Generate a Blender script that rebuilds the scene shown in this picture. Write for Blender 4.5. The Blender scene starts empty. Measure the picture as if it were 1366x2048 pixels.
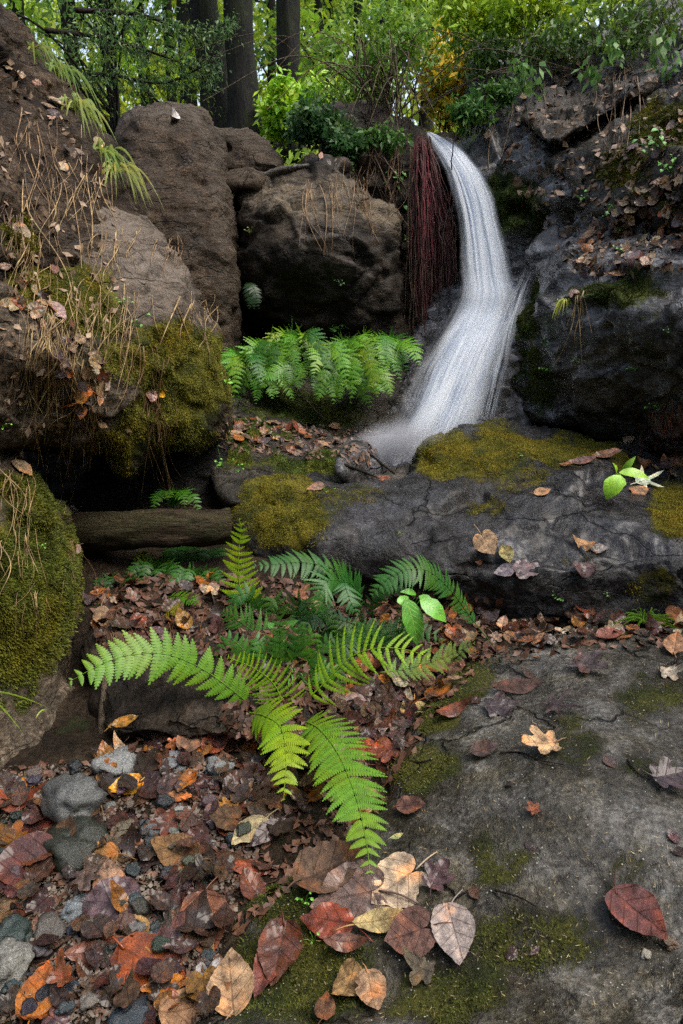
import bpy, math, random
import numpy as np
from mathutils import Vector, Matrix, Euler
from mathutils.bvhtree import BVHTree

random.seed(7)
RNG = np.random.default_rng(7)
C = bpy.context.scene.collection
SC = bpy.context.scene

# ------------------------------------------------------------------ camera
CAM = np.array([0.0, 0.0, 1.05])
PITCH = math.radians(15.0)
FPX = 1365.0                       # focal length in photo pixels (24 mm equivalent, portrait)
cd = bpy.data.cameras.new("camera")
cam = bpy.data.objects.new("camera", cd)
C.objects.link(cam)
cam.location = CAM
cam.rotation_euler = (math.pi/2 - PITCH, 0, 0)
cd.sensor_fit = 'VERTICAL'
cd.sensor_height = 36.0
cd.lens = 36.0*FPX/2048.0
cd.clip_start = 0.05
cd.clip_end = 2000
SC.camera = cam

# ------------------------------------------------------------------ sky and sun
SUN_EL, SUN_ROT = math.radians(60), math.radians(112)
w = bpy.data.worlds.new("World")
SC.world = w
w.use_nodes = True
wn = w.node_tree
bg = wn.nodes['Background']
sky = wn.nodes.new('ShaderNodeTexSky')
sky.sky_type = 'NISHITA'
sky.sun_disc = False
sky.sun_elevation = SUN_EL
sky.sun_rotation = SUN_ROT
sky.air_density = 0.9
sky.dust_density = 2.5
sky.ozone_density = 1.0
hs = wn.nodes.new('ShaderNodeHueSaturation')
hs.inputs['Saturation'].default_value = 0.66
wn.links.new(sky.outputs[0], hs.inputs['Color'])
wn.links.new(hs.outputs[0], bg.inputs[0])
bg.inputs[1].default_value = 0.14
sd = bpy.data.lights.new("sun", 'SUN')
sd.energy = 1.5
sd.angle = math.radians(45)
sd.color = (1.0, 0.92, 0.80)
sun = bpy.data.objects.new("sun", sd)
C.objects.link(sun)
# direction towards the sun (sky rotation is measured from +Y, clockwise seen from above)
sv = Vector((math.sin(SUN_ROT)*math.cos(SUN_EL), math.cos(SUN_ROT)*math.cos(SUN_EL), math.sin(SUN_EL)))
sun.rotation_euler = sv.to_track_quat('Z', 'Y').to_euler()
SC.view_settings.view_transform = 'Standard'
SC.view_settings.look = 'None'
SC.view_settings.exposure = 1.42
SC.view_settings.gamma = 1
SC.cycles.max_bounces = 5
SC.cycles.diffuse_bounces = 2
SC.cycles.glossy_bounces = 2
SC.cycles.transmission_bounces = 2
SC.cycles.transparent_max_bounces = 10
SC.cycles.use_denoising = False
SC.cycles.use_adaptive_sampling = True
SC.cycles.adaptive_threshold = 0.018
SC.cycles.sample_clamp_direct = 3.0
SC.cycles.sample_clamp_indirect = 2.0
SC.cycles.caustics_reflective = False
SC.cycles.caustics_refractive = False

# ------------------------------------------------------------------ projection helpers
CP, SP = math.cos(PITCH), math.sin(PITCH)
def P(px, py, Y):
    """photo pixel + forward distance Y (m) -> world points, arrays welcome"""
    px = np.asarray(px, float); py = np.asarray(py, float); Y = np.asarray(Y, float)
    u = -(py-1024.0)/FPX; x = (px-683.0)/FPX
    dy = CP + u*SP; dz = u*CP - SP
    return np.stack([CAM[0]+x/dy*Y, CAM[1]+Y+0*x, CAM[2]+dz/dy*Y], -1)
def YZ(py, z):
    """forward distance at which the ray of row py reaches height z"""
    u = -(py-1024.0)/FPX
    return (z-CAM[2])*(CP+u*SP)/(u*CP-SP)
def ray(px, py):
    d = P(px, py, 1.0) - CAM
    return d/np.linalg.norm(d)

# ------------------------------------------------------------------ numpy noise
def _h(i, j, k, s):
    n = (i*73856093) ^ (j*19349663) ^ (k*83492791) ^ (s*2654435761 & 0x7fffffff)
    n = n & 0xffffffff
    n = ((n >> 13) ^ n) & 0xffffffff
    n = (n*((n*n*15731+789221) & 0xffffffff)+1376312589) & 0x7fffffff
    return n/2147483647.0
def vnoise(p, s=0):
    p = np.asarray(p, float)
    f = np.floor(p).astype(np.int64); t = p-f; t = t*t*t*(t*(t*6-15)+10)
    i, j, k = f[..., 0], f[..., 1], f[..., 2]
    x, y, z = t[..., 0], t[..., 1], t[..., 2]
    r = 0
    for a in (0, 1):
        for b in (0, 1):
            for c in (0, 1):
                r = r + _h(i+a, j+b, k+c, s)*(x if a else 1-x)*(y if b else 1-y)*(z if c else 1-z)
    return r*2-1
def fbm(p, octs=4, s=0, gain=0.5, ridged=False):
    r = 0; a = 1; tot = 0
    for o in range(octs):
        v = vnoise(p*(2.03**o)+o*17.3, s+o*11)
        if ridged: v = 1-2*np.abs(v)
        r = r+a*v; tot += a; a *= gain
    return r/tot
def facets(p, s=0):
    """fractured planes: every Worley cell tilts its own way"""
    f = np.floor(p).astype(np.int64)
    best = np.full(p.shape[:-1], 1e9); val = np.zeros(p.shape[:-1]); sec = np.full(p.shape[:-1], 1e9)
    for a in (-1, 0, 1):
        for b in (-1, 0, 1):
            for c in (-1, 0, 1):
                i, j, k = f[..., 0]+a, f[..., 1]+b, f[..., 2]+c
                q = np.stack([i+_h(i, j, k, s), j+_h(i, j, k, s+1), k+_h(i, j, k, s+2)], -1)
                d = p-q
                dd = (d*d).sum(-1)
                g = np.stack([_h(i, j, k, s+3)-.5, _h(i, j, k, s+4)-.5, _h(i, j, k, s+5)-.5], -1)*2
                v = (d*g).sum(-1)+(_h(i, j, k, s+6)-.5)*.5
                m = dd < best
                sec = np.where(m, best, np.minimum(sec, dd))
                val = np.where(m, v, val); best = np.where(m, dd, best)
    edge = np.clip((np.sqrt(sec)-np.sqrt(best))/0.12, 0, 1)
    return val*(0.3+0.7*edge), edge

# ------------------------------------------------------------------ mesh helpers
def mesh_from(name, V, F, mats=(), smooth=True, uv=None, attrs=None, parent=None, origin=None, mat_idx=None):
    """F is a list of face tuples or an (n,3)/(n,4) int array"""
    V = np.asarray(V, float)
    if origin is None: origin = np.zeros(3)
    V = V-np.asarray(origin)
    me = bpy.data.meshes.new(name)
    me.vertices.add(len(V)); me.vertices.foreach_set('co', V.astype(np.float32).ravel())
    if isinstance(F, np.ndarray):
        cnt = np.full(len(F), F.shape[1], np.int32); flat = F.astype(np.int32).ravel()
    else:
        cnt = np.array([len(f) for f in F], np.int32); flat = np.array([i for f in F for i in f], np.int32)
    me.loops.add(len(flat)); me.loops.foreach_set('vertex_index', flat)
    me.polygons.add(len(cnt))
    me.polygons.foreach_set('loop_start', np.concatenate([[0], np.cumsum(cnt)[:-1]]).astype(np.int32))
    me.polygons.foreach_set('loop_total', cnt)
    if smooth: me.polygons.foreach_set('use_smooth', np.ones(len(cnt), bool))
    for m in (mats if isinstance(mats, (list, tuple)) else [mats]): me.materials.append(m)
    if mat_idx is not None: me.polygons.foreach_set('material_index', np.asarray(mat_idx, np.int32))
    me.update(calc_edges=True); 
    if uv is not None:
        l = me.uv_layers.new(name='UVMap'); l.data.foreach_set('uv', np.asarray(uv, np.float32)[flat].ravel())
    if attrs:
        for k, a in attrs.items():
            a = np.asarray(a, np.float32)
            if a.ndim == 1:
                at = me.attributes.new(k, 'FLOAT', 'POINT'); at.data.foreach_set('value', a)
            else:
                at = me.attributes.new(k, 'FLOAT_VECTOR', 'POINT'); at.data.foreach_set('vector', a.ravel())
    o = bpy.data.objects.new(name, me); C.objects.link(o)
    if parent is not None: o.parent = parent
    else: o.location = origin
    return o
def tag(o, label=None, cat=None, group=None, kind=None):
    if label: o['label'] = label
    if cat: o['category'] = cat
    if group: o['group'] = group
    if kind: o['kind'] = kind
    return o
def empty(name, loc, label, cat, group=None):
    o = bpy.data.objects.new(name, None); C.objects.link(o); o.location = loc
    o.empty_display_size = .05
    return tag(o, label, cat, group)
class MB:
    def __init__(s): s.v = []; s.f = []; s.n = 0; s.uv = []; s.mi = []
    def add(s, V, F, uv=None, mi=0):
        V = np.asarray(V, float); s.v.append(V)
        for f in F: s.f.append(tuple(int(i)+s.n for i in f)); s.mi.append(mi)
        s.uv.append(np.zeros((len(V), 2)) if uv is None else np.asarray(uv, float))
        s.n += len(V)
    def build(s, name, mats, parent=None, origin=None, smooth=True):
        return mesh_from(name, np.concatenate(s.v), s.f, mats, smooth, np.concatenate(s.uv), None, parent, origin, s.mi)
def tube_data(pts, rad, sides=6, jit=0, seed=0, cap=True):
    pts = np.asarray(pts, float); n = len(pts)
    rad = np.broadcast_to(np.asarray(rad, float), (n,))
    T = np.gradient(pts, axis=0); T /= np.linalg.norm(T, axis=1)[:, None]+1e-12
    a = np.array([0, 0, 1.]) if abs(T[0][2]) < .9 else np.array([1., 0, 0])
    N = np.cross(T[0], a); N /= np.linalg.norm(N)
    V = []
    for i in range(n):
        N = N-T[i]*N.dot(T[i]); N /= np.linalg.norm(N)+1e-12
        B = np.cross(T[i], N)
        th = np.linspace(0, 2*math.pi, sides, endpoint=False)
        r = rad[i]*(np.ones(sides) if not jit else 1+jit*np.sin(th*3+seed+i*.7)*.6+jit*np.cos(th*2+i*.4+seed)*.5)
        V.append(pts[i]+np.cos(th)[:, None]*N*r[:, None]+np.sin(th)[:, None]*B*r[:, None])
    V = np.concatenate(V); F = []
    for i in range(n-1):
        for j in range(sides):
            k = (j+1) % sides
            F.append((i*sides+j, i*sides+k, (i+1)*sides+k, (i+1)*sides+j))
    if cap:
        F.append(tuple(range(sides))[::-1]); F.append(tuple((n-1)*sides+j for j in range(sides)))
    uv = np.stack([np.tile(np.linspace(0, 1, sides), n), np.repeat(np.linspace(0, 1, n), sides)], -1)
    return V, F, uv
def spline(pts, n, closed=False):
    """Catmull-Rom through points"""
    p = np.asarray(pts, float)
    if closed: p = np.concatenate([p[-1:], p, p[:2]])
    else: p = np.concatenate([2*p[:1]-p[1:2], p, 2*p[-1:]-p[-2:-1]])
    m = len(p)-3
    t = np.linspace(0, m, n, endpoint=not closed); i = np.minimum(t.astype(int), m-1); f = (t-i)[:, None]
    a, b, c, d = p[i], p[i+1], p[i+2], p[i+3]
    return .5*((2*b)+(c-a)*f+(2*a-5*b+4*c-d)*f*f+(3*b-a-3*c+d)*f**3)

# ------------------------------------------------------------------ material helper
class NT:
    def __init__(s, name):
        s.m = bpy.data.materials.new(name); s.m.use_nodes = True; s.t = s.m.node_tree
        s.b = s.t.nodes['Principled BSDF']; s.out = s.t.nodes['Material Output']
        s._co = None
    def node(s, t): return s.t.nodes.new(t)
    def link(s, a, b): s.t.links.new(a, b)
    def put(s, sock, v):
        if isinstance(v, bpy.types.NodeSocket): s.link(v, sock)
        elif isinstance(v, (tuple, list)) and len(v) == 3 and sock.type == 'RGBA': sock.default_value = (*v, 1)
        elif sock.type == 'RGBA' and isinstance(v, (int, float)): sock.default_value = (v, v, v, 1)
        else: sock.default_value = v
    def co(s, kind='Object'):
        if s._co is None: s._co = s.node('ShaderNodeTexCoord')
        return s._co.outputs[kind]
    def mapping(s, vec, scale=(1, 1, 1), rot=(0, 0, 0)):
        n = s.node('ShaderNodeMapping'); s.link(vec, n.inputs[0]); n.inputs['Scale'].default_value = scale; n.inputs['Rotation'].default_value = rot
        return n.outputs[0]
    def noise(s, scale, detail=4, rough=.55, vec=None, dist=0):
        n = s.node('ShaderNodeTexNoise'); s.link(vec or s.co(), n.inputs['Vector'])
        n.inputs['Scale'].default_value = scale; n.inputs['Detail'].default_value = detail
        n.inputs['Roughness'].default_value = rough; n.inputs['Distortion'].default_value = dist
        return n.outputs[0]
    def voro(s, scale, feature='F1', vec=None, out=0):
        n = s.node('ShaderNodeTexVoronoi'); n.feature = feature; s.link(vec or s.co(), n.inputs['Vector'])
        n.inputs['Scale'].default_value = scale
        return n.outputs[out]
    def math(s, op, a, b=0.0, c=None, clamp=False):
        n = s.node('ShaderNodeMath'); n.operation = op; n.use_clamp = clamp
        s.put(n.inputs[0], a); s.put(n.inputs[1], b)
        if c is not None: s.put(n.inputs[2], c)
        return n.outputs[0]
    def smooth(s, v, a, b, lo=0., hi=1.):
        n = s.node('ShaderNodeMapRange'); n.interpolation_type = 'SMOOTHSTEP'
        s.put(n.inputs[0], v); n.inputs[1].default_value = a; n.inputs[2].default_value = b
        n.inputs[3].default_value = lo; n.inputs[4].default_value = hi
        return n.outputs[0]
    def mix(s, f, a, b, blend='MIX'):
        n = s.node('ShaderNodeMix'); n.data_type = 'RGBA'; n.blend_type = blend
        s.put(n.inputs[0], f); s.put(n.inputs[6], a); s.put(n.inputs[7], b)
        return n.outputs[2]
    def ramp(s, f, stops):
        n = s.node('ShaderNodeValToRGB'); s.link(f, n.inputs[0]); e = n.color_ramp.elements
        while len(e) < len(stops): e.new(.5)
        for i, (p, c) in enumerate(stops): e[i].position = p; e[i].color = (*c, 1)
        return n.outputs[0]
    def attr(s, name, out='Fac'):
        n = s.node('ShaderNodeAttribute'); n.attribute_name = name
        return n.outputs[out]
    def bump(s, h, strength=.5, dist=.01, normal=None):
        n = s.node('ShaderNodeBump'); s.link(h, n.inputs['Height']); n.inputs['Strength'].default_value = strength
        n.inputs['Distance'].default_value = dist
        if normal: s.link(normal, n.inputs['Normal'])
        return n.outputs[0]
    def rnd(s): return s.node('ShaderNodeObjectInfo').outputs['Random']
    def set(s, **kw):
        for k, v in kw.items(): s.put(s.b.inputs[k.replace('_', ' ')], v)
        return s.m

def rock_mat(name, c1, c2, c3, tan=(.22, .17, .12), moss1=(.050, .060, .010), moss2=(.15, .13, .014),
             rough=(.25, .75), bump=.8, speck=.5, bdist=.012, lich=(.30, .32, .30), blotch=.55, dk=.58, coat=.6, stb=1.6):
    """mask attributes: moss, tan (dry pale face), wet (thin water film)"""
    c1, c2, c3 = [tuple(q*dk for q in c) for c in (c1, c2, c3)]; tan = tuple(q*dk for q in tan); moss1 = tuple(q*.8 for q in moss1); moss2 = tuple(q*.8 for q in moss2)
    t = NT(name)
    co = t.co()
    big = t.noise(3.2, 6, .6); mid = t.noise(14, 7, .65); fine = t.noise(90, 5, .7); grain = t.noise(320, 3, .7)
    strv = t.mapping(co, (1, 1, 3.2), (.5, .35, 0)); strata = t.noise(9, 6, .65, strv, .5)
    col = t.ramp(big, [(.32, c1), (.5, c2), (.68, c3)])
    col = t.mix(t.smooth(mid, .35, .68), col, t.mix(.6, col, c3), 'MIX')
    k = t.math('ADD', t.math('MULTIPLY', fine, .62), t.math('MULTIPLY', strata, .38))
    col = t.mix(1.0, col, t.ramp(k, [(.36, (.16, .15, .14)), (.46, (.6, .58, .55)), (.54, (1.1, 1.08, 1.05)), (.66, (2.5, 2.45, 2.4))]), 'MULTIPLY')
    wv = t.node('ShaderNodeVectorMath'); wv.operation = 'MULTIPLY_ADD'; nz = t.node('ShaderNodeTexNoise'); t.link(co, nz.inputs['Vector']); nz.inputs['Scale'].default_value = 5; nz.inputs['Detail'].default_value = 6
    t.link(nz.outputs[1], wv.inputs[0]); wv.inputs[1].default_value = (.35, .35, .35); t.link(strv, wv.inputs[2])
    ck = t.math('MULTIPLY', t.smooth(t.voro(2.6, 'DISTANCE_TO_EDGE', wv.outputs[0]), .022, .0), t.smooth(t.noise(4, 3, .6), .42, .55))
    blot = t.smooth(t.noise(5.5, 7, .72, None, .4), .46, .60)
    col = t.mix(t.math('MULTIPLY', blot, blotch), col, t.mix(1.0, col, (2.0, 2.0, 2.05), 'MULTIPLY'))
    dkb = t.smooth(t.noise(4.2, 6, .7, t.mapping(co, (1, 1, 1), (1, 2, 3)), .6), .52, .64)
    col = t.mix(t.math('MULTIPLY', dkb, .65), col, t.mix(1.0, col, (.42, .36, .30), 'MULTIPLY'))
    col = t.mix(t.math('MULTIPLY', ck, .8), col, (.008, .007, .006))
    tn = t.math('MULTIPLY', t.attr('tan'), t.smooth(strata, .3, .55))
    col = t.mix(tn, col, t.mix(1.0, tan, t.ramp(k, [(.35, (.5, .48, .46)), (.55, (1, 1, 1)), (.75, (1.4, 1.4, 1.4))]), 'MULTIPLY'))
    sp = t.math('MULTIPLY', t.smooth(t.noise(60, 4, .8), .62, .74), speck)
    sp = t.math('MULTIPLY', sp, t.smooth(big, .4, .6))
    col = t.mix(sp, col, lich)
    mm = t.math('ADD', t.attr('moss'), t.math('MULTIPLY', t.math('SUBTRACT', t.noise(11, 6, .7), .5), 1.3))
    mm = t.smooth(t.math('ADD', mm, t.math('MULTIPLY', t.math('SUBTRACT', fine, .5), .7)), .38, .66)
    mcol = t.mix(t.smooth(t.noise(7, 4, .6), .38, .62), moss1, moss2)
    mcol = t.mix(1.0, mcol, t.ramp(t.noise(150, 4, .75), [(.3, (.3, .32, .3)), (.52, (.95, .95, .9)), (.75, (2.1, 2.0, 1.7))]), 'MULTIPLY')
    col = t.mix(mm, col, mcol)
    wet = t.attr('wet')
    wn_ = t.math('ADD', wet, t.math('MULTIPLY', t.math('SUBTRACT', t.noise(6, 4, .6), .5), 1.2), clamp=True)
    r = t.math('MULTIPLY_ADD', fine, rough[1]-rough[0], rough[0]+.05)
    r = t.mix(wn_, r, .24)
    r = t.mix(mm, r, .9)
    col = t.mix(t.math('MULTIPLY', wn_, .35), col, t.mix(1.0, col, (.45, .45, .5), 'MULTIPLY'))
    h = t.math('ADD', t.math('MULTIPLY', mid, 1.6), t.math('MULTIPLY', fine, .7))
    h = t.math('ADD', h, t.math('MULTIPLY', grain, .25)); h = t.math('ADD', h, t.math('MULTIPLY', strata, stb))
    h = t.math('MULTIPLY', h, t.math('SUBTRACT', 1.0, t.math('MULTIPLY', wn_, .75)))
    h = t.math('SUBTRACT', h, t.math('MULTIPLY', ck, 1.5)); h = t.math('ADD', h, t.math('MULTIPLY', blot, .35))
    h = t.math('ADD', h, t.math('MULTIPLY', t.math('MULTIPLY', mm, t.noise(150, 4, .75)), 1.1))
    t.set(Base_Color=col, Roughness=r, Normal=t.bump(h, bump, bdist))
    t.b.inputs['Specular IOR Level'].default_value = .22
    hc = t.math('ADD', t.math('MULTIPLY', mid, 1.0), t.math('MULTIPLY', strata, stb*.5))
    t.set(Coat_Weight=t.math('MULTIPLY', t.math('MULTIPLY', wn_, t.smooth(mm, .6, .2)), coat, clamp=True), Coat_Roughness=.24, Coat_Normal=t.bump(t.math('ADD', hc, t.math('MULTIPLY', fine, .5)), .22, .008))
    t.b.inputs['Coat IOR'].default_value = 1.4
    return t.m

# ------------------------------------------------------------------ relief boulders
SURF_V, SURF_F, SURF_OWN = [], [], []
def register(V, F, name):
    n = sum(len(v) for v in SURF_V)
    SURF_V.append(V); SURF_F.append(F+n); SURF_OWN.append((name, len(F)))
def tps(ctrl):
    c = np.array([[a[0], a[1], (YZ(a[1], a[3]) if a[2] == 'z' else a[2])] for a in ctrl], float)
    X = c[:, :2]/500.0; n = len(X)
    def U(r2): return .5*r2*np.log(r2+1e-9)
    D = ((X[:, None]-X[None])**2).sum(-1)
    A = np.zeros((n+3, n+3)); A[:n, :n] = U(D)+np.eye(n)*1e-3; A[:n, n] = 1; A[:n, n+1:] = X; A[n, :n] = 1; A[n+1:, :n] = X.T
    b = np.zeros(n+3); b[:n] = c[:, 2]
    w_ = np.linalg.lstsq(A, b, rcond=1e-9)[0]
    def f(px, py):
        q = np.stack([px, py], -1)/500.0
        r = w_[n]+q[..., 0]*w_[n+1]+q[..., 1]*w_[n+2]
        for i in range(n): r = r+w_[i]*U(((q-X[i])**2).sum(-1))
        return r
    return f
def blob_mask(px, py, blobs, seed=0):
    """blobs: (cx, cy, rx, ry, angle_deg, strength) in photo pixels"""
    m = np.zeros_like(px)
    wx = fbm(np.stack([px/60, py/60, 0*px], -1), 3, seed)*22; wy = fbm(np.stack([px/60, py/60, 0*px+9], -1), 3, seed+5)*22
    for (cx, cy, rx, ry, an, st) in blobs:
        a = math.radians(an); dx, dy = px+wx-cx, py+wy-cy
        x = dx*math.cos(a)+dy*math.sin(a); y = -dx*math.sin(a)+dy*math.cos(a)
        d = np.sqrt((x/rx)**2+(y/ry)**2)
        m = np.maximum(m, st*np.clip(1.6-1.25*d, 0, 1)) if st > 0 else m*(1+st*np.clip(1.6-1.25*d, 0, 1))
    return m
def relief(name, poly, ctrl, mat, w=70, bulge=.25, back=.5, step=5, seed=0, disp=(.05, .02, .006), freq=(2.2, 7, 28),
           fac=.03, facf=5.0, strat=.0, moss=(), tan=(), wet=(), base=(0., 0., 0.), jag=5, parent=None, mossgen=None):
    pl = spline(poly, len(poly)*12, True)
    s_ = np.arange(len(pl)); q = np.stack([pl[:, 0]/40, pl[:, 1]/40, 0*s_], -1)
    pl = pl+np.stack([fbm(q, 4, seed+50), fbm(q+30, 4, seed+60)], -1)*jag
    x0, y0 = pl.min(0)-step*1.5; x1, y1 = pl.max(0)+step*1.5
    xs = np.arange(x0, x1+step, step); ys = np.arange(y0, y1+step, step)
    gx, gy = np.meshgrid(xs, ys); sh = gx.shape
    A = pl; B = np.roll(pl, -1, 0)
    best = np.full(sh, 1e18); nx = np.zeros(sh); ny = np.zeros(sh); ins = np.zeros(sh, bool)
    for a, b in zip(A, B):
        d = b-a; L = d.dot(d)+1e-9
        t = np.clip(((gx-a[0])*d[0]+(gy-a[1])*d[1])/L, 0, 1)
        qx = a[0]+t*d[0]; qy = a[1]+t*d[1]; dd = (gx-qx)**2+(gy-qy)**2
        m = dd < best; best = np.where(m, dd, best); nx = np.where(m, qx, nx); ny = np.where(m, qy, ny)
        if abs(d[1]) > 1e-9:
            c = ((a[1] > gy) != (b[1] > gy)) & (gx < d[0]*(gy-a[1])/d[1]+a[0]); ins ^= c
    dist = np.where(ins, np.sqrt(best), 0)
    cell = ins[:-1, :-1] | ins[1:, :-1] | ins[:-1, 1:] | ins[1:, 1:]
    use = np.zeros(sh, bool)
    use[:-1, :-1] |= cell; use[1:, :-1] |= cell; use[:-1, 1:] |= cell; use[1:, 1:] |= cell
    edge = use & ~ins
    px = np.where(edge, nx, gx); py = np.where(edge, ny, gy)
    D = tps(ctrl)(px, py)
    pr = 1-np.clip(dist/w, 0, 1); pr = np.sqrt(np.clip(1-pr*pr, 0, 1))
    Yf = D+bulge*(1-pr); Yb = D+bulge+back*pr
    fi = np.full(sh, -1, np.int64); fi[use] = np.arange(use.sum()); nf = use.sum()
    bi = fi.copy(); inn = use & ins; bi[inn] = nf+np.arange(inn.sum())
    Vf = P(px[use], py[use], Yf[use]); Vb = P(px[inn], py[inn], Yb[inn])
    V = np.concatenate([Vf, Vb])
    cy_, cx_ = np.nonzero(cell)
    def quads(idx): return np.stack([idx[cy_, cx_], idx[cy_+1, cx_], idx[cy_+1, cx_+1], idx[cy_, cx_+1]], -1)
    Ff = quads(fi); Fb = quads(bi)[:, ::-1]
    F = np.concatenate([Ff, Fb])
    # vertex normals
    def normals(V):
        N = np.zeros_like(V); fn = np.cross(V[F[:, 2]]-V[F[:, 0]], V[F[:, 3]]-V[F[:, 1]])
        for c in range(4): np.add.at(N, F[:, c], fn)
        return N/(np.linalg.norm(N, axis=1)[:, None]+1e-12)
    N = normals(V)
    Wp = V+0.08*np.stack([fbm(V*3, 3, seed+1), fbm(V*3+7, 3, seed+2), fbm(V*3+13, 3, seed+3)], -1)
    d = disp[0]*fbm(V*freq[0], 3, seed+4)+disp[1]*fbm(V*freq[1], 4, seed+8)+disp[2]*fbm(V*freq[2], 4, seed+12, .6)
    if fac:
        fv, fe = facets(Wp*facf*np.array([1, 1, 1.6]), seed+20); d = d+fac*fv
        fv2, _ = facets(Wp*facf*2.7, seed+33); d = d+fac*.18*fv2
    if strat:
        R = Euler((.5, .35, 0)).to_matrix(); q = Wp@np.array(R).T
        d = d+strat*fbm(q*np.array([2.5, 2.5, 16]), 4, seed+40, .55, True)
    sc = np.concatenate([np.ones(nf), np.ones(len(Vb))*.6])
    V = V+N*(d*sc)[:, None]
    apx = np.concatenate([px[use], px[inn]]); apy = np.concatenate([py[use], py[inn]])
    at = {'moss': np.clip(base[0]+blob_mask(apx, apy, moss, seed), 0, 1.5), 'tan': np.clip(base[1]+blob_mask(apx, apy, tan, seed+1), 0, 1),
          'wet': np.clip(base[2]+blob_mask(apx, apy, wet, seed+2), 0, 1)}
    org = np.array([V[:nf, 0].mean(), V[:, 1].mean(), V[:, 2].min()])
    # drop degenerate faces (all on the outline)
    ok = np.array([len(set(f)) == 4 for f in F.tolist()])
    F = F[ok]
    o = mesh_from(name, V, F, mat, origin=org, attrs=at, parent=parent)
    register(V, np.ascontiguousarray(Ff), name)
    o_info = dict(V=V, F=Ff, N=normals(V), moss=at['moss'], org=org)
    return o, o_info
# ------------------------------------------------------------------ rock materials
M_left = rock_mat('rock_left', (.05, .036, .023), (.11, .082, .054), (.18, .145, .105), tan=(.27, .215, .17), rough=(.45, .9), speck=.25, moss1=(.05, .062, .010), moss2=(.19, .17, .018))
M_soil = rock_mat('bank_soil', (.026, .016, .009), (.065, .041, .023), (.12, .082, .05), rough=(.6, .95), bump=1.0, speck=.2, bdist=.02)
M_tall = rock_mat('rock_brown', (.030, .019, .010), (.075, .047, .026), (.14, .095, .056), tan=(.20, .155, .11), rough=(.5, .9), speck=.2, bump=1., bdist=.02, dk=.5)
M_dark = rock_mat('rock_dark', (.012, .009, .006), (.028, .020, .013), (.055, .04, .026), tan=(.24, .185, .12), rough=(.4, .8), speck=.1)
M_wet = rock_mat('rock_wet', (.016, .015, .013), (.045, .042, .038), (.20, .205, .225), rough=(.28, .6), speck=.5, moss1=(.03, .05, .01), moss2=(.08, .10, .015), coat=1.0, dk=.72)  # pale bluish third tone paints sky sheen into the wet rock colour
M_mid = rock_mat('rock_mid', (.014, .012, .010), (.036, .033, .029), (.085, .088, .10), rough=(.25, .6), speck=.6, moss1=(.05, .058, .008), moss2=(.19, .16, .014), stb=.4, dk=.55, coat=.3, blotch=.6)
M_front = rock_mat('rock_front', (.034, .028, .015), (.080, .070, .046), (.15, .148, .14), rough=(.25, .6), speck=.9, moss1=(.035, .045, .010), moss2=(.085, .085, .016), bump=.85, lich=(.34, .38, .42), coat=.5, blotch=.95)
M_ledge = rock_mat('rock_ledge', (.022, .02, .015), (.05, .045, .035), (.09, .08, .065), rough=(.25, .6), speck=.3, moss1=(.028, .045, .008), moss2=(.07, .08, .01))

ROCKS = {}
def rock(key, name, label, *a, **k):
    o, i = relief(name, *a, **k); tag(o, label, 'rock'); ROCKS[key] = (o, i); return o

# ------------------------------------------------------------------ ground
def sstep(a, b, v):
    t = np.clip((v-a)/(b-a), 0, 1); return t*t*(3-2*t)
def ground_z(x, y):
    z = 0.0+0.03*sstep(1.0, 1.6, y)
    z = z+0.16*sstep(1.88, 2.02, y)*(1-sstep(-.25, .0, x))+.10*sstep(2.3, 3.0, y)
    z = z+0.12*sstep(3.2, 4.2, y)
    z = z+1.55*sstep(5.2, 5.9, y)+np.clip(y-5.9, 0, 40)*.245
    z = z+np.clip(y-46, 0, 300)*.04
    z = z+1.6*sstep(1.25, 2.6, -x+(-.35)*np.clip(y-2.2, 0, 2))*(1-sstep(5, 7, y))
    z = z+1.9*sstep(1.9, 3.2, x-.1*y)*(1-sstep(5, 7, y))
    z = z+1.8*sstep(3.0, 9.0, x)*sstep(5, 8, y)
    p = np.stack([x, y, 0*x], -1)
    near = 1-sstep(6, 12, y)
    z = z+near*(.018*fbm(p*4, 3, 3)+.010*fbm(p*14, 3, 5)+.004*fbm(p*45, 2, 6))+(1-near)*.25*fbm(p*.5, 3, 9)
    return z
ax = np.unique(np.concatenate([np.linspace(-120, -8, 30), np.linspace(-8, -1.7, 50), np.linspace(-1.7, 1.7, 300), np.linspace(1.7, 8, 50), np.linspace(8, 120, 30)]))
ay = np.unique(np.concatenate([np.linspace(-6, .5, 16), np.linspace(.5, 2.6, 210), np.linspace(2.6, 6.5, 110), np.linspace(6.5, 30, 60), np.linspace(30, 400, 30)]))
gx, gy = np.meshgrid(ax, ay); gz = ground_z(gx, gy)
GV = np.stack([gx, gy, gz], -1).reshape(-1, 3); idx = np.arange(len(GV)).reshape(gx.shape)
GF = np.stack([idx[:-1, :-1], idx[:-1, 1:], idx[1:, 1:], idx[1:, :-1]], -1).reshape(-1, 4)
t = NT('ground_soil')
n1 = t.noise(5, 6, .65); n2 = t.noise(60, 5, .7); n3 = t.noise(260, 3, .7)
c = t.ramp(n1, [(.3, (.010, .007, .004)), (.5, (.022, .015, .009)), (.7, (.045, .032, .02))])
c = t.mix(1.0, c, t.ramp(n2, [(.3, (.4, .4, .4)), (.5, (1, 1, 1)), (.7, (1.9, 1.8, 1.7))]), 'MULTIPLY')
c = t.mix(t.smooth(t.noise(8, 5, .7), .58, .7), c, (.022, .032, .008))
t.set(Base_Color=c, Roughness=t.smooth(n2, .3, .7, .3, .8), Normal=t.bump(t.math('ADD', n2, t.math('MULTIPLY', n3, .5)), .9, .012)); t.b.inputs['Specular IOR Level'].default_value = .15
M_ground = t.m
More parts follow.
